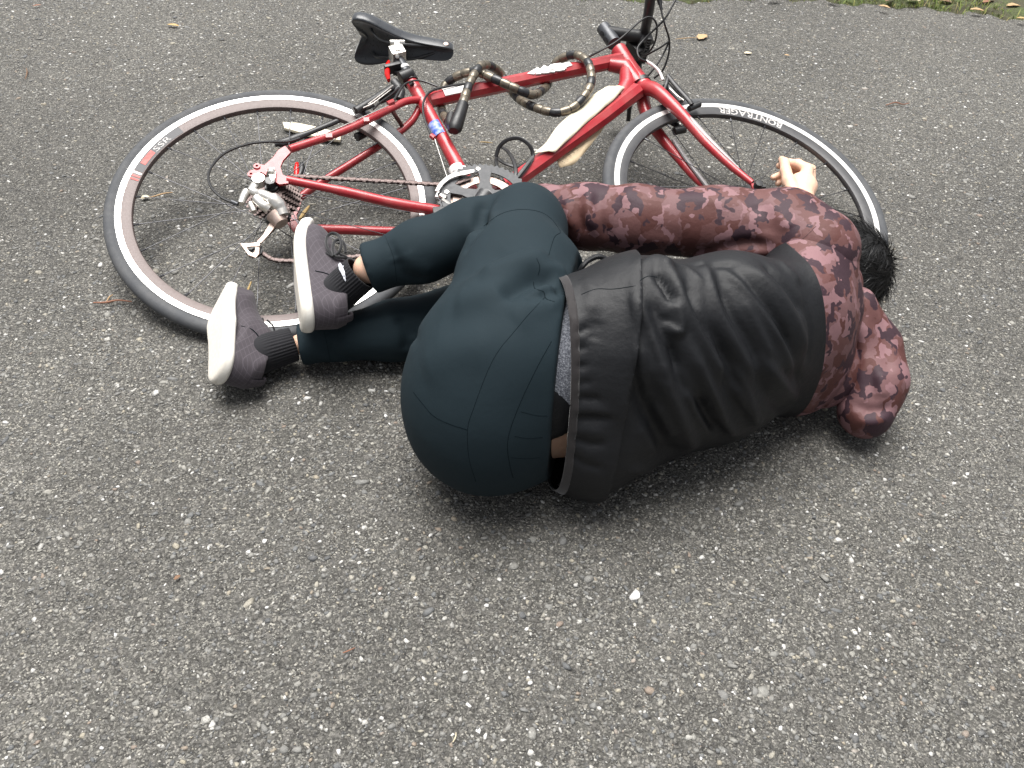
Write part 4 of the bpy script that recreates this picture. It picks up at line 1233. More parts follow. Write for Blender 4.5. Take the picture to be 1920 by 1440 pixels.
for pix, r in (([(907, 424), (938, 402), (974, 393), (1011, 397), (1034, 411), (1051, 434)], .0012), ([(1051, 436), (1039, 446), (1029, 478)], .0010),
               ([(1022, 557), (990, 591), (964, 622), (936, 656), (915, 694), (890, 760), (877, 803), (879, 857), (892, 903)], .0007), ([(1034, 640), (1006, 691), (971, 766), (952, 826), (956, 872), (962, 896)], .0009),
               ([(775, 735), (790, 754), (812, 779), (840, 794), (877, 806)], .0011), ([(977, 772), (1006, 779), (1026, 780)], .0006), ([(965, 818), (990, 822), (1018, 820)], .0007), ([(958, 858), (985, 860), (1012, 858)], .0006),
               ([(1000, 528), (1003, 541), (1019, 547), (1024, 560), (1040, 566)], .0011), ([(1006, 484), (1012, 500), (1009, 516)], .0011), ([(722, 442), (738, 484), (744, 530)], .0008), ([(606, 612), (614, 650), (620, 680)], .0008)):
    seam(Vt, Ft, pix, r * .42, M['seam'], trs)

# ------------------------------------------------------------------ shirt showing between trousers and jacket
_cv, _cf = polygonise(lambda P: f_core(P) - .01, (-.1, .72, -.01), (.35, 1.3, .42), .008)
_cb = bvh_of(_cv, _cf)
def CORE(u, v): return hit(_cb, u, v)[0]
def f_shirt(P):
    d = f_core(P) - .009
    d = np.maximum(d, plane(P, WAIST_C - WAIST[1] * .03, -WAIST[1])); d = np.maximum(d, plane(P, HEM_C + AX * .05, AX))
    return np.maximum(d, -plane(P, CORE(1054, 800), np.array([-.5, 0., 1.0])))
garment('grey_shirt', f_shirt, (-.05, .72, 0), (.25, 1.2, .4), .005, M['heather'], person, rum=[(22, .002)])
def f_under(P):
    d = f_core(P) - .0125
    d = np.maximum(np.maximum(d, plane(P, WAIST_C - WAIST[1] * .03, -WAIST[1])), plane(P, WAIST_C + AX * .012, AX + np.array([0, 0, .25])))
    return np.maximum(d, -plane(P, CORE(1052, 640), np.array([-.3, 0., 1.0])))
garment('white_shirt', f_under, (-.05, .72, 0), (.25, 1.2, .4), .005, M['white'], person)
def f_tuck(P):
    d = f_core(P) - .0105
    d = np.maximum(np.maximum(d, plane(P, WAIST_C - WAIST[1] * .03, -WAIST[1])), plane(P, HEM_C + AX * .02, AX))
    d = np.maximum(d, plane(P, CORE(1046, 735), np.array([.9, 0., 1.0])))
    return np.maximum(d, -plane(P, CORE(1044, 822), np.array([-.6, 0., 1.0])))
garment('shirt_tail', f_tuck, (-.05, .72, 0), (.25, 1.2, .4), .005, M['jblack'], person, rum=[(22, .002)])

# ------------------------------------------------------------------ jacket
jk_st = [
    ([(1203, 500), (1233, 488), (1260, 520), (1283, 573), (1313, 633), (1340, 680), (1360, 724)], 0.0115, 0.0111), ([(1228, 512), (1246, 536), (1262, 566)], 0.0050, -0.0132),
    ([(1197, 553), (1210, 597), (1223, 640), (1235, 675), (1250, 712)], 0.0101, 0.0089), ([(1220, 560), (1236, 610), (1262, 660), (1280, 700)], 0.0094, -0.0089),
    ([(1262, 566), (1274, 600), (1274, 622), (1256, 616)], 0.0065, 0.0089), ([(1246, 590), (1252, 606)], 0.0050, -0.0066),
    ([(1286, 520), (1306, 580), (1336, 640), (1362, 690)], 0.0101, -0.0100),
    ([(1313, 487), (1330, 533), (1347, 587), (1373, 640), (1397, 680), (1414, 718)], 0.0108, 0.0100), ([(1345, 530), (1372, 590), (1400, 632), (1425, 690)], 0.0086, -0.0077),
    ([(1353, 507), (1387, 527), (1417, 560), (1450, 610), (1477, 657), (1497, 703)], 0.0086, 0.0089), ([(1373, 503), (1413, 546), (1456, 604), (1484, 660), (1500, 720)], 0.0086, -0.0111),
    ([(1400, 495), (1450, 540), (1490, 600), (1512, 660)], 0.0115, 0.0066), ([(1430, 492), (1476, 540), (1508, 590)], 0.0086, -0.0066), ([(1460, 490), (1500, 530)], 0.0086, 0.0055),
    ([(1290, 640), (1312, 695), (1337, 750), (1357, 792), (1384, 816)], 0.0101, 0.0121), ([(1310, 740), (1332, 785), (1352, 812)], 0.0101, -0.0132),
    ([(1195, 700), (1210, 768), (1246, 834), (1270, 862)], 0.0158, -0.0166), ([(1224, 673), (1253, 732), (1278, 790), (1300, 840)], 0.0108, 0.0111),
    ([(1370, 720), (1400, 770), (1430, 800)], 0.0101, 0.0089), ([(1352, 700), (1378, 752), (1404, 790)], 0.0086, -0.0089), ([(1410, 690), (1440, 740), (1470, 770)], 0.0101, -0.0077), ([(1430, 670), (1466, 720), (1492, 750)], 0.0086, 0.0066),
    ([(1178, 880), (1220, 880), (1262, 872)], 0.0101, 0.0066), ([(1200, 640), (1206, 700), (1214, 760)], 0.0072, 0.0066),
    ([(1210, 600), (1222, 660), (1246, 720)], .006, -0.0054), ([(1300, 560), (1330, 620), (1350, 690)], .006, 0.0054), ([(1330, 600), (1362, 668), (1380, 730)], .006, -0.0054), ([(1395, 560), (1420, 612), (1446, 668)], .006, 0.0047), ([(1440, 560), (1468, 610), (1484, 650)], .005, -0.0041),
    ([(1280, 720), (1300, 764), (1330, 810)], .006, 0.0054), ([(1230, 760), (1262, 820)], .007, 0.0068), ([(1205, 800), (1230, 850)], .008, 0.0054), ([(1380, 690), (1404, 742), (1420, 780)], .006, 0.0054), ([(1470, 690), (1490, 720)], .006, -0.0041), ([(1300, 500), (1330, 500), (1380, 494)], .006, -0.0054), ([(1240, 495), (1290, 505), (1320, 540)], .006, 0.0054), ([(1260, 640), (1270, 700), (1290, 740)], .006, -0.0054), ([(1506, 560), (1520, 620), (1514, 680)], .008, -0.0041)]
V, F = polygonise(f_torso, (.0, .72, -.01), (.85, 1.5, .42), .0046); V = relax(V, F, 2)
N_ = vnormals(V, F); V = V + N_ * (rumple(V, 16, .0028, (1, .6, .45)) + rumple(V, 43, .0011, (1, .8, .6)))[:, None]
V = relax(folds(V, F, jk_st), F, 1, .4); V[:, 2] = np.maximum(V[:, 2], .0015)
def cut(V, F, planes, name, m, parent):
    """keep the part of a surface on the negative side of each plane, with a clean edge"""
    me = mesh_np(name, V, F); bm = bmesh.new(); bm.from_mesh(me)
    for c, n in planes:
        bmesh.ops.bisect_plane(bm, geom=bm.verts[:] + bm.edges[:] + bm.faces[:], dist=1e-6, plane_co=Vector(c), plane_no=Vector(n), clear_outer=True)
    for f in bm.faces: f.smooth = True
    bm.to_mesh(me); bm.free(); return link(name, me, m, parent)
jacket = cut(V, F, [(PANEL_C, PANEL_N), (HEM_C, HEM_N)], 'jacket', M['jblack'], person)
yoke = cut(V, F, [(PANEL_C, -PANEL_N)], 'yoke', M['camo'], jacket)
# piping along the join
bmv = [tuple(v.co) for v in jacket.data.vertices if abs((np.array(v.co) - PANEL_C) @ (PANEL_N / np.linalg.norm(PANEL_N))) < 1e-5]
# turned-up lower flap with its gathers, lying a little proud of the back
fl_st = [([(1084, 747), (1127, 749)], .006, -0.0039), ([(1081, 785), (1149, 785)], .007, -0.0052), ([(1076, 768), (1140, 770)], .008, 0.0026), ([(1074, 822), (1109, 834), (1134, 832)], .007, -0.0046), ([(1076, 805), (1130, 812)], .008, 0.0026), ([(1084, 626), (1102, 611)], .005, -0.0046), ([(1084, 655), (1098, 650)], .005, -0.0033), ([(1083, 690), (1100, 684)], .005, -0.0033), ([(1070, 850), (1090, 868), (1130, 880)], .007, -0.0039), ([(1083, 720), (1110, 716)], .005, -0.0026),
         ([(1095, 520), (1110, 545), (1106, 590)], .012, 0.0039), ([(1120, 600), (1112, 640)], .012, -0.0033), ([(1150, 640), (1150, 720), (1140, 800)], .016, 0.0033), ([(1190, 520), (1192, 640), (1176, 740), (1164, 800)], .010, 0.0039), ([(1080, 590), (1092, 640)], .008, 0.0026)]
Vf = V + vnormals(V, F) * .0095
Vf = folds(Vf, F, fl_st); Vf[:, 2] = np.maximum(Vf[:, 2], .001)
hem = cut(Vf, F, [(HEM_C - AX * .001, HEM_N), (FLAP_C, FLAP_N)], 'jacket_hem', M['jblack'], jacket)
md = hem.modifiers.new('thick', 'SOLIDIFY'); md.thickness = .0035; md.offset = -1
Vg = V + vnormals(V, F) * .0105; Vg = folds(Vg, F, fl_st); Vg[:, 2] = np.maximum(Vg[:, 2], .0005)
band = cut(Vg, F, [(HEM_C - AX * .004, HEM_N), (HEM_C + AX * .0085, -HEM_N)], 'hem_band', M['jband'], jacket)
md = band.modifiers.new('thick', 'SOLIDIFY'); md.thickness = .002; md.offset = -1
for pix in ([(1090, 552), (1118, 542), (1150, 542), (1192, 536)], [(1200, 526), (1215, 518), (1232, 520)]): seam(Vf, F, pix, .0005, M['seam'], jacket)
slv_st = [([(1300, 478), (1360, 464), (1403, 455), (1440, 461)], .008, -.010), ([(1330, 470), (1390, 470), (1440, 474)], .008, .007), ([(1087, 360), (1084, 400), (1100, 440)], .009, -.005), ([(1103, 356), (1104, 390), (1116, 430)], .010, .005), ([(1125, 360), (1122, 400), (1140, 450)], .010, -.004), ([(1180, 352), (1172, 380)], .012, .003), ([(1420, 380), (1440, 410), (1436, 440)], .014, -.004), ([(1460, 400), (1480, 430)], .012, .005), ([(1230, 360), (1300, 372), (1380, 380)], .014, .003), ([(1200, 450), (1280, 456)], .012, .003), ([(1060, 372), (1066, 400), (1075, 430)], .008, .004)]
slv, Vs, Fs = garment('sleeve', f_lsleeve, (-.08, 1., .1), (.65, 1.6, .45), .0045, M['camo'], jacket, slv_st, rum=[(20, .0026), (48, .0011)])
garment('sleeve', f_rsleeve, (.3, .9, -.01), (.85, 1.9, .25), .006, M['camo'], jacket, rum=[(22, .002)])
hd_st = [([(1610, 600), (1622, 660), (1618, 720)], .012, .006), ([(1640, 590), (1660, 640), (1668, 700)], .012, -.005), ([(1600, 760), (1640, 770), (1672, 764)], .009, -.006), ([(1628, 690), (1634, 740), (1622, 790)], .010, -.005), ([(1650, 700), (1656, 745)], .010, .005), ([(1610, 790), (1640, 792), (1664, 780)], .008, .004)]
garment('hood', f_hood, (.4, .8, -.01), (.95, 1.5, .35), .0045, M['camo'], jacket, hd_st, rum=[(24, .0032), (50, .0013)])
seam(Vs, Fs, [(1530, 424), (1514, 440), (1500, 452), (1490, 466)], .0006, M['seam_camo'], slv)

# loose cord at the front of the hem
s = MB(); s.tube(spline([W(1084, 516, .31), W(1092, 500, .325), W(1104, 488, .330), W(1122, 481, .335), W(1140, 486, .33), W(1170, 486, .335), W(1186, 490, .33)], 5), .0042, 8); s.build('drawcord', M['jblack'], jacket)
# ------------------------------------------------------------------ hair
M['hair'] = mat('hair', (.007, .0067, .0067), .46); M['hair'].node_tree.nodes['Principled BSDF'].inputs['Specular IOR Level'].default_value = .55
hr = np.random.default_rng(11)
def f_hair(P):
    d = s_ell(P, hp(-.016, 0, .022), (.100, .087, .099), H_M)
    d = sm(d, s_ell(P, hp(-.050, 0, -.035), (.050, .060, .050), H_M), .03)
    return np.maximum(d, plane(P, hp(.055, 0, .02), H_F + H_U * -.55))
Vh, Fh = polygonise(f_hair, H_C - .16, H_C + .16, .006); Vh = relax(Vh, Fh, 1)
Nh = vnormals(Vh, Fh); hv, hf = [tuple(p) for p in Vh], [tuple(map(int, f)) for f in Fh]
crown = hp(-.055, .01, .10)
for i in hr.integers(0, len(Vh), 7500):
    p, n = Vh[i], Nh[i]
    if (p - H_C) @ H_F > .06: continue
    t = p - crown; t = t - n * (t @ n); t /= max(np.linalg.norm(t), 1e-6)
    sw = np.cross(n, t)
    cl = np.sin(p @ np.array([61., 47, 53])) + np.sin(p @ np.array([-35., 80, 29]))
    dr_ = t + sw * (cl * .45 + hr.normal(0, .28)) + n * (.42 + hr.normal(0, .24)); dr_ /= np.linalg.norm(dr_)
    L = hr.uniform(.022, .055); w = hr.uniform(.0004, .0009)
    sd = np.cross(dr_, n); sd /= max(np.linalg.norm(sd), 1e-6); sd = sd + n * hr.normal(0, .5)
    b = len(hv)
    for k in range(4):
        q = p + dr_ * L * k / 3 + n * (.004 * k / 3) - n * (.013 * (k / 3) ** 2) + np.array([0, 0, -.003 * (k / 3) ** 2])
        ww = w * (1 - .85 * k / 3); hv += [tuple(q - sd * ww), tuple(q + sd * ww)]
    hf += [(b + 2 * k, b + 2 * k + 1, b + 2 * k + 3, b + 2 * k + 2) for k in range(3)]
me = bpy.data.meshes.new('hair'); me.from_pydata(hv, [], hf); me.polygons.foreach_set('use_smooth', [True] * len(hf))
link('hair', me, M['hair'], person)
# ------------------------------------------------------------------ shoes and socks
def shoe_mats():
    m = mat('shoe_cloth', (.08, .07, .085), .8); N = NB(m); v = N.coord()
    sp = N.n('SeparateXYZ', {0: N.n('Mapping', {'Vector': v, 'Rotation': (.15, .35, .5)}).outputs[0]})
    def lines(s): 
        f = N.math('FRACT', N.math('MULTIPLY', s, 88.)); return N.math('LESS_THAN', N.math('ABSOLUTE', N.math('SUBTRACT', f, .5)), .05)
    g_ = N.math('MAXIMUM', lines(N.math('ADD', sp.outputs[0], sp.outputs[2])), lines(N.math('SUBTRACT', sp.outputs[0], N.math('ADD', sp.outputs[2], sp.outputs[1]))))
    n = N.noise(v, 30, 4).outputs['Fac']
    c = N.mix(n, (.036, .029, .036), (.050, .041, .049))
    N.color(N.mix(g_, c, (.070, .060, .071))); N.bump(N.math('ADD', N.math('MULTIPLY', g_, .35), N.noise(v, 900, 2).outputs['Fac']), .25, .0012)
    N.b.inputs['Sheen Weight'].default_value = .08
    s = mat('shoe_sole', (.75, .72, .66), .6); N = NB(s); v = N.coord()
    a = N.noise(v, 28, 6, .65).outputs['Fac']; b = N.noise(v, 160, 4, .6).outputs['Fac']
    sx = N.n('SeparateXYZ', {0: v})
    heel = N.ramp(N.math('ADD', N.math('MULTIPLY', sx.outputs[0], 4.), N.math('MULTIPLY', a, .7)), [(.35, (1, 1, 1)), (.85, (0, 0, 0))])
    under = N.ramp(N.math('ADD', N.math('MULTIPLY', N.math('SUBTRACT', sx.outputs[2], .010), -70.), N.math('MULTIPLY', a, 1.2)), [(.25, (0, 0, 0)), (.75, (1, 1, 1))])
    d = N.math('MAXIMUM', N.math('MULTIPLY', N.math('MULTIPLY', heel, b), .55), N.math('MULTIPLY', under, N.math('ADD', N.math('MULTIPLY', b, .7), .1)), True)
    N.color(N.mix(d, (.78, .755, .70), (.46, .41, .33))); N.bump(b, .12, .001)
    k = mat('sock_knit', (.018, .018, .024), .9); N = NB(k)
    at = N.n('Attribute', attribute_name='rib').outputs['Fac']
    N.color(N.mix(N.noise(N.coord(), 600, 3, .8).outputs['Fac'], (.003, .003, .005), (.008, .008, .011)))
    N.b.inputs['Sheen Weight'].default_value = .05
    return m, s, k
M['shoe'], M['sole'], M['sock'] = shoe_mats()
M['lace'] = cloth('lace', (.010, .010, .011), (.018, .018, .02), .85)
def shoe(heel, toe, sole_n, side):
    """heel, toe: points on the underside; sole_n: way the sole faces; local x heel to toe, z out of the foot top"""
    L = .275
    ex = toe - heel; ex /= np.linalg.norm(ex)
    ez = -np.asarray(sole_n, float); ez -= ex * (ez @ ex); ez /= np.linalg.norm(ez)
    ey = np.cross(ez, ex)
    Mw = Matrix(((ex[0], ey[0], ez[0], heel[0]), (ex[1], ey[1], ez[1], heel[1]), (ex[2], ey[2], ez[2], heel[2]), (0, 0, 0, 1)))
    root = empty('shoe'); root.parent = person; root.matrix_world = Mw
    def outline(P, dr=0.):
        Q = P.copy(); Q[..., 2] = 0
        c = .006 * side
        d = sm(s_cone(Q, (.037, 0, 0), (.110, -c, 0), .0350 + dr, .0385 + dr), s_cone(Q, (.110, -c, 0), (.188, 0, 0), .0385 + dr, .0450 + dr), .006)
        return sm(d, np.minimum(s_cone(Q, (.188, 0, 0), (.216, c * .8, 0), .0450 + dr, .0405 + dr), s_cone(Q, (.216, c * .8, 0), (.249, c * 2.2, 0), .0405 + dr, .0245 + dr)), .004)
    def spring(x): return 1.7 * np.maximum(x - .150, 0) ** 2 + 1.5 * np.maximum(.032 - x, 0) ** 2
    def f_sole(P):
        z = P[..., 2] - .0125 - spring(P[..., 0])
        o = outline(P) - .0035 * np.cos(np.clip(z / .0135, -1, 1) * 1.4)
        w = np.stack([np.maximum(o + .006, 0), np.maximum(np.abs(z) - .0115 + .006, 0)], -1)
        return np.minimum(np.maximum(o + .006, np.abs(z) - .0115 + .006), 0) + np.linalg.norm(w, axis=-1) - .006
    def f_up(P):
        P = P.copy(); P[..., 2] = P[..., 2] - spring(P[..., 0])
        d = s_ell(P, (.208, .0, .026), (.061, .0435, .034))
        d = sm(d, s_cone(P, (.200, 0, .034), (.108, 0, .072), .037, .041), .03)
        d = sm(d, s_cone(P, (.110, 0, .050), (.045, 0, .045), .037, .035), .03)
        d = sm(d, s_cone(P, (.042, 0, .040), (.050, 0, .078), .036, .031), .03)
        d = sm(d, s_cone(P, (.100, 0, .070), (.070, 0, .082), .037, .035), .025)
        d = np.maximum(np.maximum(d, -(P[..., 2] - .014)), outline(P) + .001)
        top = P[..., 2] - (.082 + .22 * np.clip(P[..., 0] - .035, 0, .075))
        d = np.maximum(d, top)
        cav = s_cone(P, (.068, 0, .080), (.066, 0, .14), .027, .031)
        return np.maximum(d, -cav)
    V, F = polygonise(f_up, (-.01, -.07, 0), (.30, .07, .14), .0026); V = relax(V, F, 2)
    o = link('upper', mesh_np('upper', V, F), M['shoe'], root)
    V2, F2 = polygonise(f_sole, (-.02, -.075, -.01), (.31, .075, .05), .0026); V2 = relax(V2, F2, 1)
    so = link('sole', mesh_np('sole', V2, F2), M['sole'], root)
    bv = bvh_of(V, F)
    def on(x, y, z0=.2, lift=.0015):
        loc, n, i, d_ = bv.ray_cast(Vector((x, y, z0)), Vector((0, 0, -1)))
        return np.array(loc) + np.array(n) * lift if loc is not None else None
    def side_on(x, z, sg, lift=.0006):
        loc, n, i, d_ = bv.ray_cast(Vector((x, sg * .1, z)), Vector((0, -sg, 0)))
        return np.array(loc) + np.array(n) * lift if loc is not None else None
    # laces: rows across the throat and a bow
    for k in range(4):
        x = .118 + .017 * k
        pts = [on(x, y) for y in (-.022, -.012, 0, .012, .022)]
        if all(p is not None for p in pts):
            s = MB(); s.tube(spline(pts, 3), .0024, 6); s.build('lace', M['lace'], root)
    s = MB(); kn = on(.108, 0, lift=.005)
    if kn is None: kn = np.array([.108, 0, .108])
    for sg in (-1, 1):
        s.tube(spline([kn, kn + np.array([.012, .018 * sg, .012]), kn + np.array([.036, .030 * sg, .016]), kn + np.array([.044, .014 * sg, .010]), kn + np.array([.020, .004 * sg, .006]), kn], 6), .0021, 6)
        s.tube(spline([kn, kn + np.array([.004, .022 * sg, .002]), kn + np.array([.020, .042 * sg, -.008]), kn + np.array([.030, .046 * sg, -.022])], 5), .0019, 6)
    s.tube([kn + np.array([0, -.006, 0]), kn + np.array([0, .006, 0])], .0055, 8)
    s.build('lace_bow', M['lace'], root)
    s = MB(); s.tube(spline([(.150, 0, .064), (.125, 0, .086), (.108, 0, .103), (.098, 0, .120)], 5), [.020] * 5 + [.024] * 5 + [.027] * 5 + [.022], 14, flat=.22, up=(.6, 0, .8)); s.build('tongue', M['shoe'], root)
    # stitched quarter line and heel tab
    for sg in (-1, 1):
        pts = [side_on(x, z, sg) for x, z in ((.105, .034), (.098, .052), (.085, .066), (.066, .074), (.05, .08))]
        pts = [p for p in pts if p is not None]
        s = MB(); s.tube(spline(pts, 4), .0009, 6); s.build('stitching', M['seam'], root)
    s = MB(); s.tube(spline([(.008, 0, .046), (.006, 0, .062), (.010, 0, .078), (.017, 0, .090), (.022, 0, .086)], 4), .0085, 8, flat=.22, up=(-1, 0, .1)); s.build('heel_tab', M['shoe'], root)
    s = MB()
    s.tube(spline([side_on(.100, .092, 1) if side_on(.1, .092, 1) is not None else (.1, .03, .092), (.106, 0, .112), side_on(.100, .092, -1) if side_on(.1, .092, -1) is not None else (.1, -.03, .092)], 5), .003, 8)
    s.build('collar', M['shoe'], root)
    return root, Mw
def sock(Mw, tip, r_tip, shank):
    """ribbed sock from the shoe up the ankle, cut square at its top"""
    a = np.array(Mw @ Vector((.070, 0, .060))); b = np.asarray(tip, float)
    d = (b - a); L = np.linalg.norm(d); d /= L
    Tn = spline([np.array(Mw @ Vector((.098, 0, .048))), a, a * .5 + b * .5, b], 12)
    rr = np.interp(np.linspace(0, 1, len(Tn)), [0, .33, .5, .7, 1], [.020, .033, .0345, .0335, r_tip])
    n = 144; V, F = [], []
    N = Vector((0, 0, 1))
    for i, p in enumerate(Tn):
        t = Vector(Tn[min(i + 1, len(Tn) - 1)] - Tn[max(i - 1, 0)]).normalized()
        N = (N - t * N.dot(t)).normalized(); Bn = t.cross(N)
        f_ = i / (len(Tn) - 1); amp = .0006 * np.clip((f_ - .55) * 8, 0, 1)
        for k in range(n):
            an = 2 * math.pi * k / n
            r = rr[i] + amp * (1 if k % 4 < 2 else -1)
            V.append(np.array(p) + np.array(N) * math.cos(an) * r + np.array(Bn) * math.sin(an) * r)
    for i in range(len(Tn) - 1):
        for k in range(n): F.append((i * n + k, i * n + (k + 1) % n, (i + 1) * n + (k + 1) % n, (i + 1) * n + k))
    V = np.array(V); V[:, 2] = np.maximum(V[:, 2], .002)
    o = link('sock', mesh_np('sock', V, np.array(F)), M['sock'], person)
    md = o.modifiers.new('thick', 'SOLIDIFY'); md.thickness = .002; md.offset = -1
    return o, V, np.array(F)
# right foot, sole towards us; left foot, resting on the right calf
sr, Mr_ = shoe(W(402, 704, .074), W(401, 524, .074), (-.80, -.27, .52), -1)
sl_, Ml_ = shoe(W(563, 610, .150), W(541, 430, .160), (-.95, -.31, .10), 1)
so_r, Vr, Fr = sock(Mr_, W(551, 645, .047), .031, None)
so_l, Vl, Fl = sock(Ml_, W(676, 512, .190), .033, None)
# white mark knitted into the upper sock
lg = bvh_of(Vl, Fl); M['knit_white'] = mat('knit_white', (.72, .74, .80), .9)
for pix, r in (([(648, 527), (645, 514), (640, 502), (636, 492), (634, 488)], [.0010, .0022, .0036, .0042, .0030]), ([(634, 489), (637, 485), (643, 484), (646, 488)], [.0022, .0022, .0020, .0016]), ([(640, 502), (645, 499)], [.0016, .0014])):
    T = trace(lg, pix, 6)
    if len(T) > 2:
        rr = np.interp(np.linspace(0, 1, len(T)), np.linspace(0, 1, len(r)), r)
        up_ = [t[1] * (1 if t[1] @ (CO - t[0]) > 0 else -1) for t in T]
        s = MB(); s.tube([t[0] + n_ * .0026 for t, n_ in zip(T, up_)], list(rr), 8, flat=.35, up=tuple(np.mean(up_, 0))); s.build('white_mark', M['knit_white'], so_l)
# lace loops falling forward from the upper shoe
inv = Ml_.inverted()
for pts in ([(624, 480, .190), (613, 462, .196), (613, 445, .200), (622, 437, .204), (634, 441, .204), (640, 455, .202), (637, 470, .196), (628, 480, .190)], [(626, 480, .192), (624, 464, .197), (628, 452, .200), (638, 450, .200), (646, 458, .198), (648, 474, .190)], [(612, 474, .188), (630, 481, .190), (652, 484, .186), (660, 487, .18)]):
    s = MB(); s.tube([inv @ Vector(W(*p)) for p in spline(pts, 6) for p in [p]] if False else [inv @ Vector(q) for q in spline([W(*p) for p in pts], 6)], .0027, 8); s.build('lace', M['lace'], sl_)
# ------------------------------------------------------------------ mossy verge beyond the asphalt
vr = np.random.default_rng(21)
edge = [W(u, v, 0) for u, v in ((-900, -80), (300, -40), (1000, -12), (1130, -2), (1300, 1), (1420, -4), (1540, 3), (1700, 12), (1830, 25), (1920, 37), (2300, 90))]
edge = np.array([p[:2] for p in edge])
m = mat('verge_soil', (.05, .045, .03), .95); N = NB(m); v = N.coord()
f1 = N.noise(v, 9, 5, .65).outputs['Fac']; f2 = N.noise(v, 120, 5, .7).outputs['Fac']
c = N.mix(N.ramp(f1, [(.42, (0, 0, 0)), (.58, (1, 1, 1))]), (.085, .078, .042), (.115, .165, .040))
N.color(N.mix(f2, c, (.05, .048, .03))); N.bump(N.math('ADD', f2, N.noise(v, 40, 4).outputs['Fac']), .9, .012)
ed = np.array(spline([(p[0], p[1], 0) for p in edge], 14))[:, :2]
ed = ed + np.stack([np.zeros(len(ed)), .018 * np.sin(ed[:, 0] * 31) + .012 * np.sin(ed[:, 0] * 77 + 1)], 1)
V, F = [], []
offs = [0, .02, .06, .14, .3, .6, 1.2, 3, 10, 60]; hs = [-.004, .006, .013, .018, .022, .03, .04, .05, .05, .05]
for i, p in enumerate(ed):
    for o_, h_ in zip(offs, hs): V.append((p[0], p[1] + o_, h_ + (.004 * math.sin(p[0] * 23 + o_ * 40) if .01 < o_ < 1 else 0)))
k_ = len(offs)
F = [(i * k_ + j, (i + 1) * k_ + j, (i + 1) * k_ + j + 1, i * k_ + j + 1) for i in range(len(ed) - 1) for j in range(k_ - 1)]
tag(link('verge', mesh_np('verge', V, np.array(F)), m), kind='structure')
# grass and moss: many small blades
gm = mat('grass_blade', (.08, .12, .03), .7); N = NB(gm)
N.color(N.ramp(N.n('Attribute', attribute_name='tone').outputs['Fac'], [(0, (.07, .11, .02)), (.45, (.15, .22, .035)), (.75, (.24, .26, .06)), (1, (.34, .27, .12))]))
gv, gf, gt = [], [], []
for i in range(14000):
    x = vr.uniform(-1.2, 2.4); yb = np.interp(x, ed[:, 0], ed[:, 1])
    clump = math.sin(x * 9 + 1) + math.sin(x * 23) * .7 + math.sin(x * 4.1 + 2)
    if vr.random() > .42 + .25 * clump: continue
    y = yb + vr.normal(.0, .022) + vr.exponential(.09)
    if y < yb - .03: continue
    L = vr.uniform(.006, .018) if vr.random() < .8 else vr.uniform(.02, .045)
    a = vr.uniform(0, 6.28); d = np.array([math.cos(a), math.sin(a)]) * vr.uniform(.2, .9); w = vr.uniform(.0009, .0022)
    s_ = np.array([-math.sin(a), math.cos(a)]) * w; z0 = .012 if y > yb + .03 else 0.
    b = len(gv)
    for q, wv in ((0, 1), (.5, .8), (1, .1)):
        px_, py_ = x + d[0] * L * q * q, y + d[1] * L * q * q
        gv += [(px_ - s_[0] * wv, py_ - s_[1] * wv, z0 + L * q * (1 - .25 * q)), (px_ + s_[0] * wv, py_ + s_[1] * wv, z0 + L * q * (1 - .25 * q))]
    gf += [(b, b + 1, b + 3, b + 2), (b + 2, b + 3, b + 5, b + 4)]; gt += [vr.random()] * 6
me = mesh_np('grass', gv, np.array(gf)); at_ = me.attributes.new('tone', 'FLOAT', 'POINT'); at_.data.foreach_set('value', np.array(gt, np.float32))
tag(link('grass', me, gm), 'short grass and moss growing over the far edge of the asphalt', 'grass', kind='stuff')

# ------------------------------------------------------------------ leaves, twigs and scraps
def leaf_mat(name, c1, c2):
    m = mat(name, c1, .75); N = NB(m); N.color(N.mix(N.noise(N.coord(), 120, 4, .7).outputs['Fac'], c1, c2)); return m
LC = {'yellow': leaf_mat('leaf_yellow', (.46, .33, .14), (.36, .24, .10)), 'tan': leaf_mat('leaf_tan', (.50, .34, .18), (.30, .19, .10)), 'red': leaf_mat('leaf_red', (.27, .12, .07), (.17, .08, .05)), 'pale': leaf_mat('leaf_pale', (.66, .58, .42), (.5, .42, .28)), 'brown': leaf_mat('leaf_brown', (.20, .11, .06), (.12, .07, .04))}
def to_ground(u, v, du, dv):
    a, b = W(u - du / 2, v - dv / 2, 0), W(u + du / 2, v + dv / 2, 0); return a, b
def leaf(u, v, du, dv, wid, col, label, curl=.2, z0=.002, group=None):
    a, b = to_ground(u, v, du, dv); d = b - a; L = np.linalg.norm(d); d /= L; s = np.array([-d[1], d[0], 0]); c = (a + b) / 2
    V = []; n = 9
    for i in range(n):
        t = i / (n - 1); w = wid * L * (math.sin(math.pi * min(1, t * .94 + .03)) ** .8) * (1 + .18 * math.sin(t * 17 + u))
        for k, q in enumerate((-1, -.5, 0, .5, 1)):
            z = .0008 + curl * L * (.22 * abs(q) * math.sin(math.pi * t) + .25 * (t - .5) ** 2)
            V.append(d * (t - .5) * L + s * q * w * .5 + s * .06 * L * math.sin(3 * t) + np.array([0, 0, z]))
    F = [(i * 5 + k, i * 5 + k + 1, (i + 1) * 5 + k + 1, (i + 1) * 5 + k) for i in range(n - 1) for k in range(4)]
    o = link('fallen_leaf', mesh_np('fallen_leaf', V, np.array(F)), LC[col]); o.location = (c[0], c[1], z0)
    md = o.modifiers.new('thick', 'SOLIDIFY'); md.thickness = .0004
    return tag(o, label, 'leaf', group)
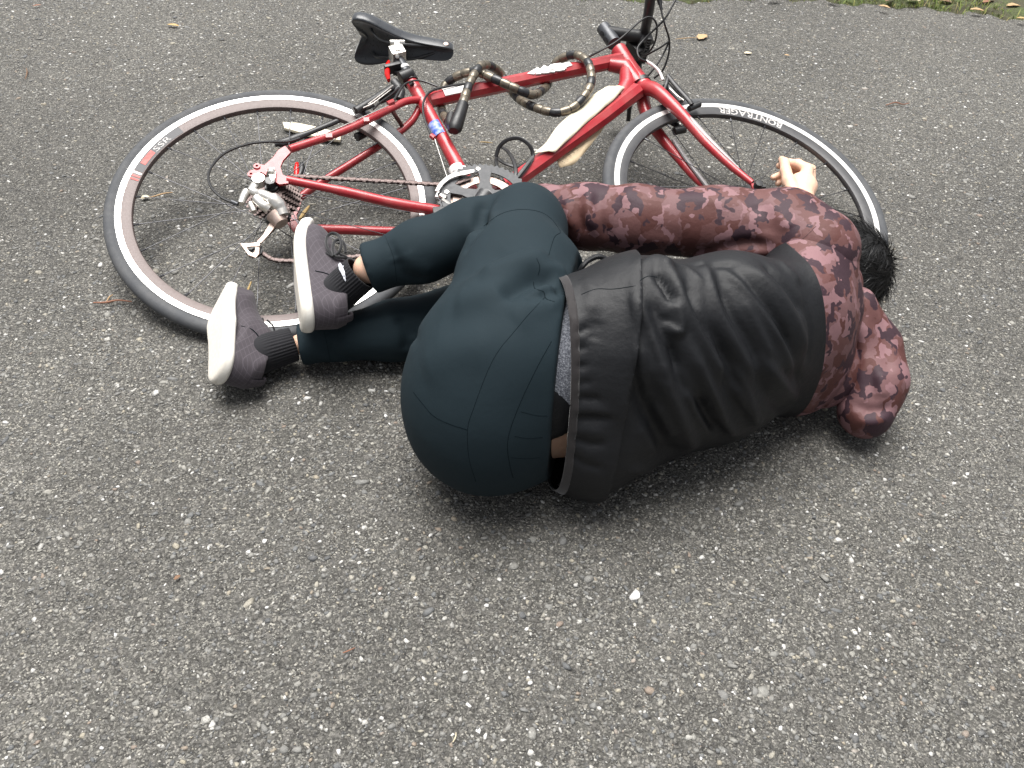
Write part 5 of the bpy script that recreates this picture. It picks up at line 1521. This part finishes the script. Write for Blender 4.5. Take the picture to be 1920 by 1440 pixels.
def twig(u, v, pts, r, col, label, z0=.002):
    c = W(u, v, 0); P_ = [W(u + a, v + b, 0) - c + np.array([0, 0, h]) for a, b, h in pts]
    s = MB(); n = len(P_); s.tube(spline(P_, 5), list(np.interp(np.linspace(0, 1, (n - 1) * 5 + 1), [0, .4, 1], [r * .6, r, r * .5])), 7)
    o = s.build('twig', LC[col]); o.location = (c[0], c[1], z0 + r * .6); return tag(o, label, 'twig')
leaf(325, 49, 22, 3, .34, 'yellow', 'narrow yellow leaf on the asphalt behind the rear wheel, left of the saddle')
leaf(70, 12, 17, -2, .30, 'red', 'small reddish leaf at the far left edge of the asphalt')
leaf(272, 372, 18, -3, .6, 'pale', 'crumpled pale leaf on the asphalt inside the rear wheel')
leaf(1402, 101, 14, 0, .65, 'pale', 'small cream leaf on the asphalt beyond the front wheel')
leaf(1317, 71, 15, -8, .6, 'tan', 'curled tan leaf on the asphalt right of the handlebar')
leaf(333, 1085, 12, -8, .6, 'brown', 'small brown leaf fragment on the asphalt in the left foreground')
leaf(1475, 105, 10, 2, .5, 'tan', 'tiny tan leaf flake on the asphalt, farther right of the cream leaf')
twig(51, 140, [(-1, -10, 0), (1, -2, .002), (-1, 6, .001), (-3, 10, 0)], .0018, 'brown', 'short bent brown twig on the asphalt at the far left, beyond the rear wheel')
twig(300, 368, [(-20, 5, 0), (-4, 2, .002), (10, -2, .002), (24, -5, 0)], .0020, 'tan', 'thin tan twig lying inside the rear wheel beside the pale leaf')
twig(467, 549, [(-6, 11, .0), (0, 0, .006), (6, -11, .010)], .0026, 'yellow', 'short straw coloured stick standing up between the two shoes')
twig(212, 568, [(-36, 2, 0), (-12, 3, .002), (10, -1, .002), (36, 0, 0)], .0024, 'red', 'reddish twig on the asphalt just left of the rear tyre')
twig(205, 566, [(-4, 1, 0), (2, -5, .003), (8, -9, .003)], .0016, 'tan', 'tiny tan stalk crossing the reddish twig beside the rear tyre')
twig(1682, 196, [(-22, 3, 0), (-4, -1, .002), (10, 2, .001), (22, -1, 0)], .0020, 'red', 'orange brown twig on the asphalt beyond the front wheel')
twig(1292, 73, [(-26, 2, 0), (-4, 1, .002), (16, -1, 0)], .0016, 'tan', 'long thin straw leading to the curled tan leaf near the handlebar')
twig(912, 269, [(-14, -1, 0), (0, 0, .001), (12, 1, 0)], .0014, 'yellow', 'thin straw on the asphalt under the red top tube')
twig(657, 1222, [(-14, 4, 0), (-2, 0, .001), (9, -6, 0)], .0011, 'red', 'tiny red brown stalk among stones in the left foreground')
twig(852, 1384, [(-3, 9, 0), (2, 0, .001), (3, -9, 0)], .0010, 'pale', 'pale straw on the asphalt at the bottom centre')
twig(572, 406, [(-10, 10, .0), (0, 0, .006), (9, -9, .010)], .0050, 'yellow', 'yellow stub under the rear wheel hub, added for the glint on the quick-release lever tip')  # made-up stub in place of the light catching the quick-release lever tip
# leaves lying along the verge
vl_ = [(1450, 5, 22, -2, 'tan'), (1560, 8, 24, 4, 'red'), (1655, 22, 22, 5, 'tan'), (1665, 9, 16, -4, 'brown'), (1710, 10, 26, 2, 'pale'), (1770, 12, 24, 4, 'brown'), (1828, 28, 26, 3, 'tan'), (1850, 12, 22, -4, 'red'), (1896, 20, 26, 0, 'tan'), (1912, 44, 20, 3, 'yellow')]
cn = {'tan': 'tan', 'pale': 'pale', 'red': 'reddish', 'yellow': 'yellow', 'brown': 'dark brown'}
for u, v, du, dv, c_ in vl_:
    leaf(u, v, du, dv, .42, c_, 'fallen ' + cn[c_] + ' leaf among grass along the far edge of the asphalt', .5, .016, 'fallen leaves along the verge')
# pale strip lying behind the seat stay
a, b = W(532, 240, 0), W(640, 268, 0)
s = MB(); V = []
pl = [W(u, v, 0) for u, v in ((531, 236), (560, 238), (600, 246), (640, 258), (639, 270), (602, 266), (566, 256), (534, 247))]
s.prism([p[:2] for p in pl][::-1], .004, .012)
o = s.build('paper_strip', M['paper'], bevel=.002); tag(o, 'pale strip of folded card on the asphalt behind the red seat stay', 'card strip')
bpy.context.view_layer.update()
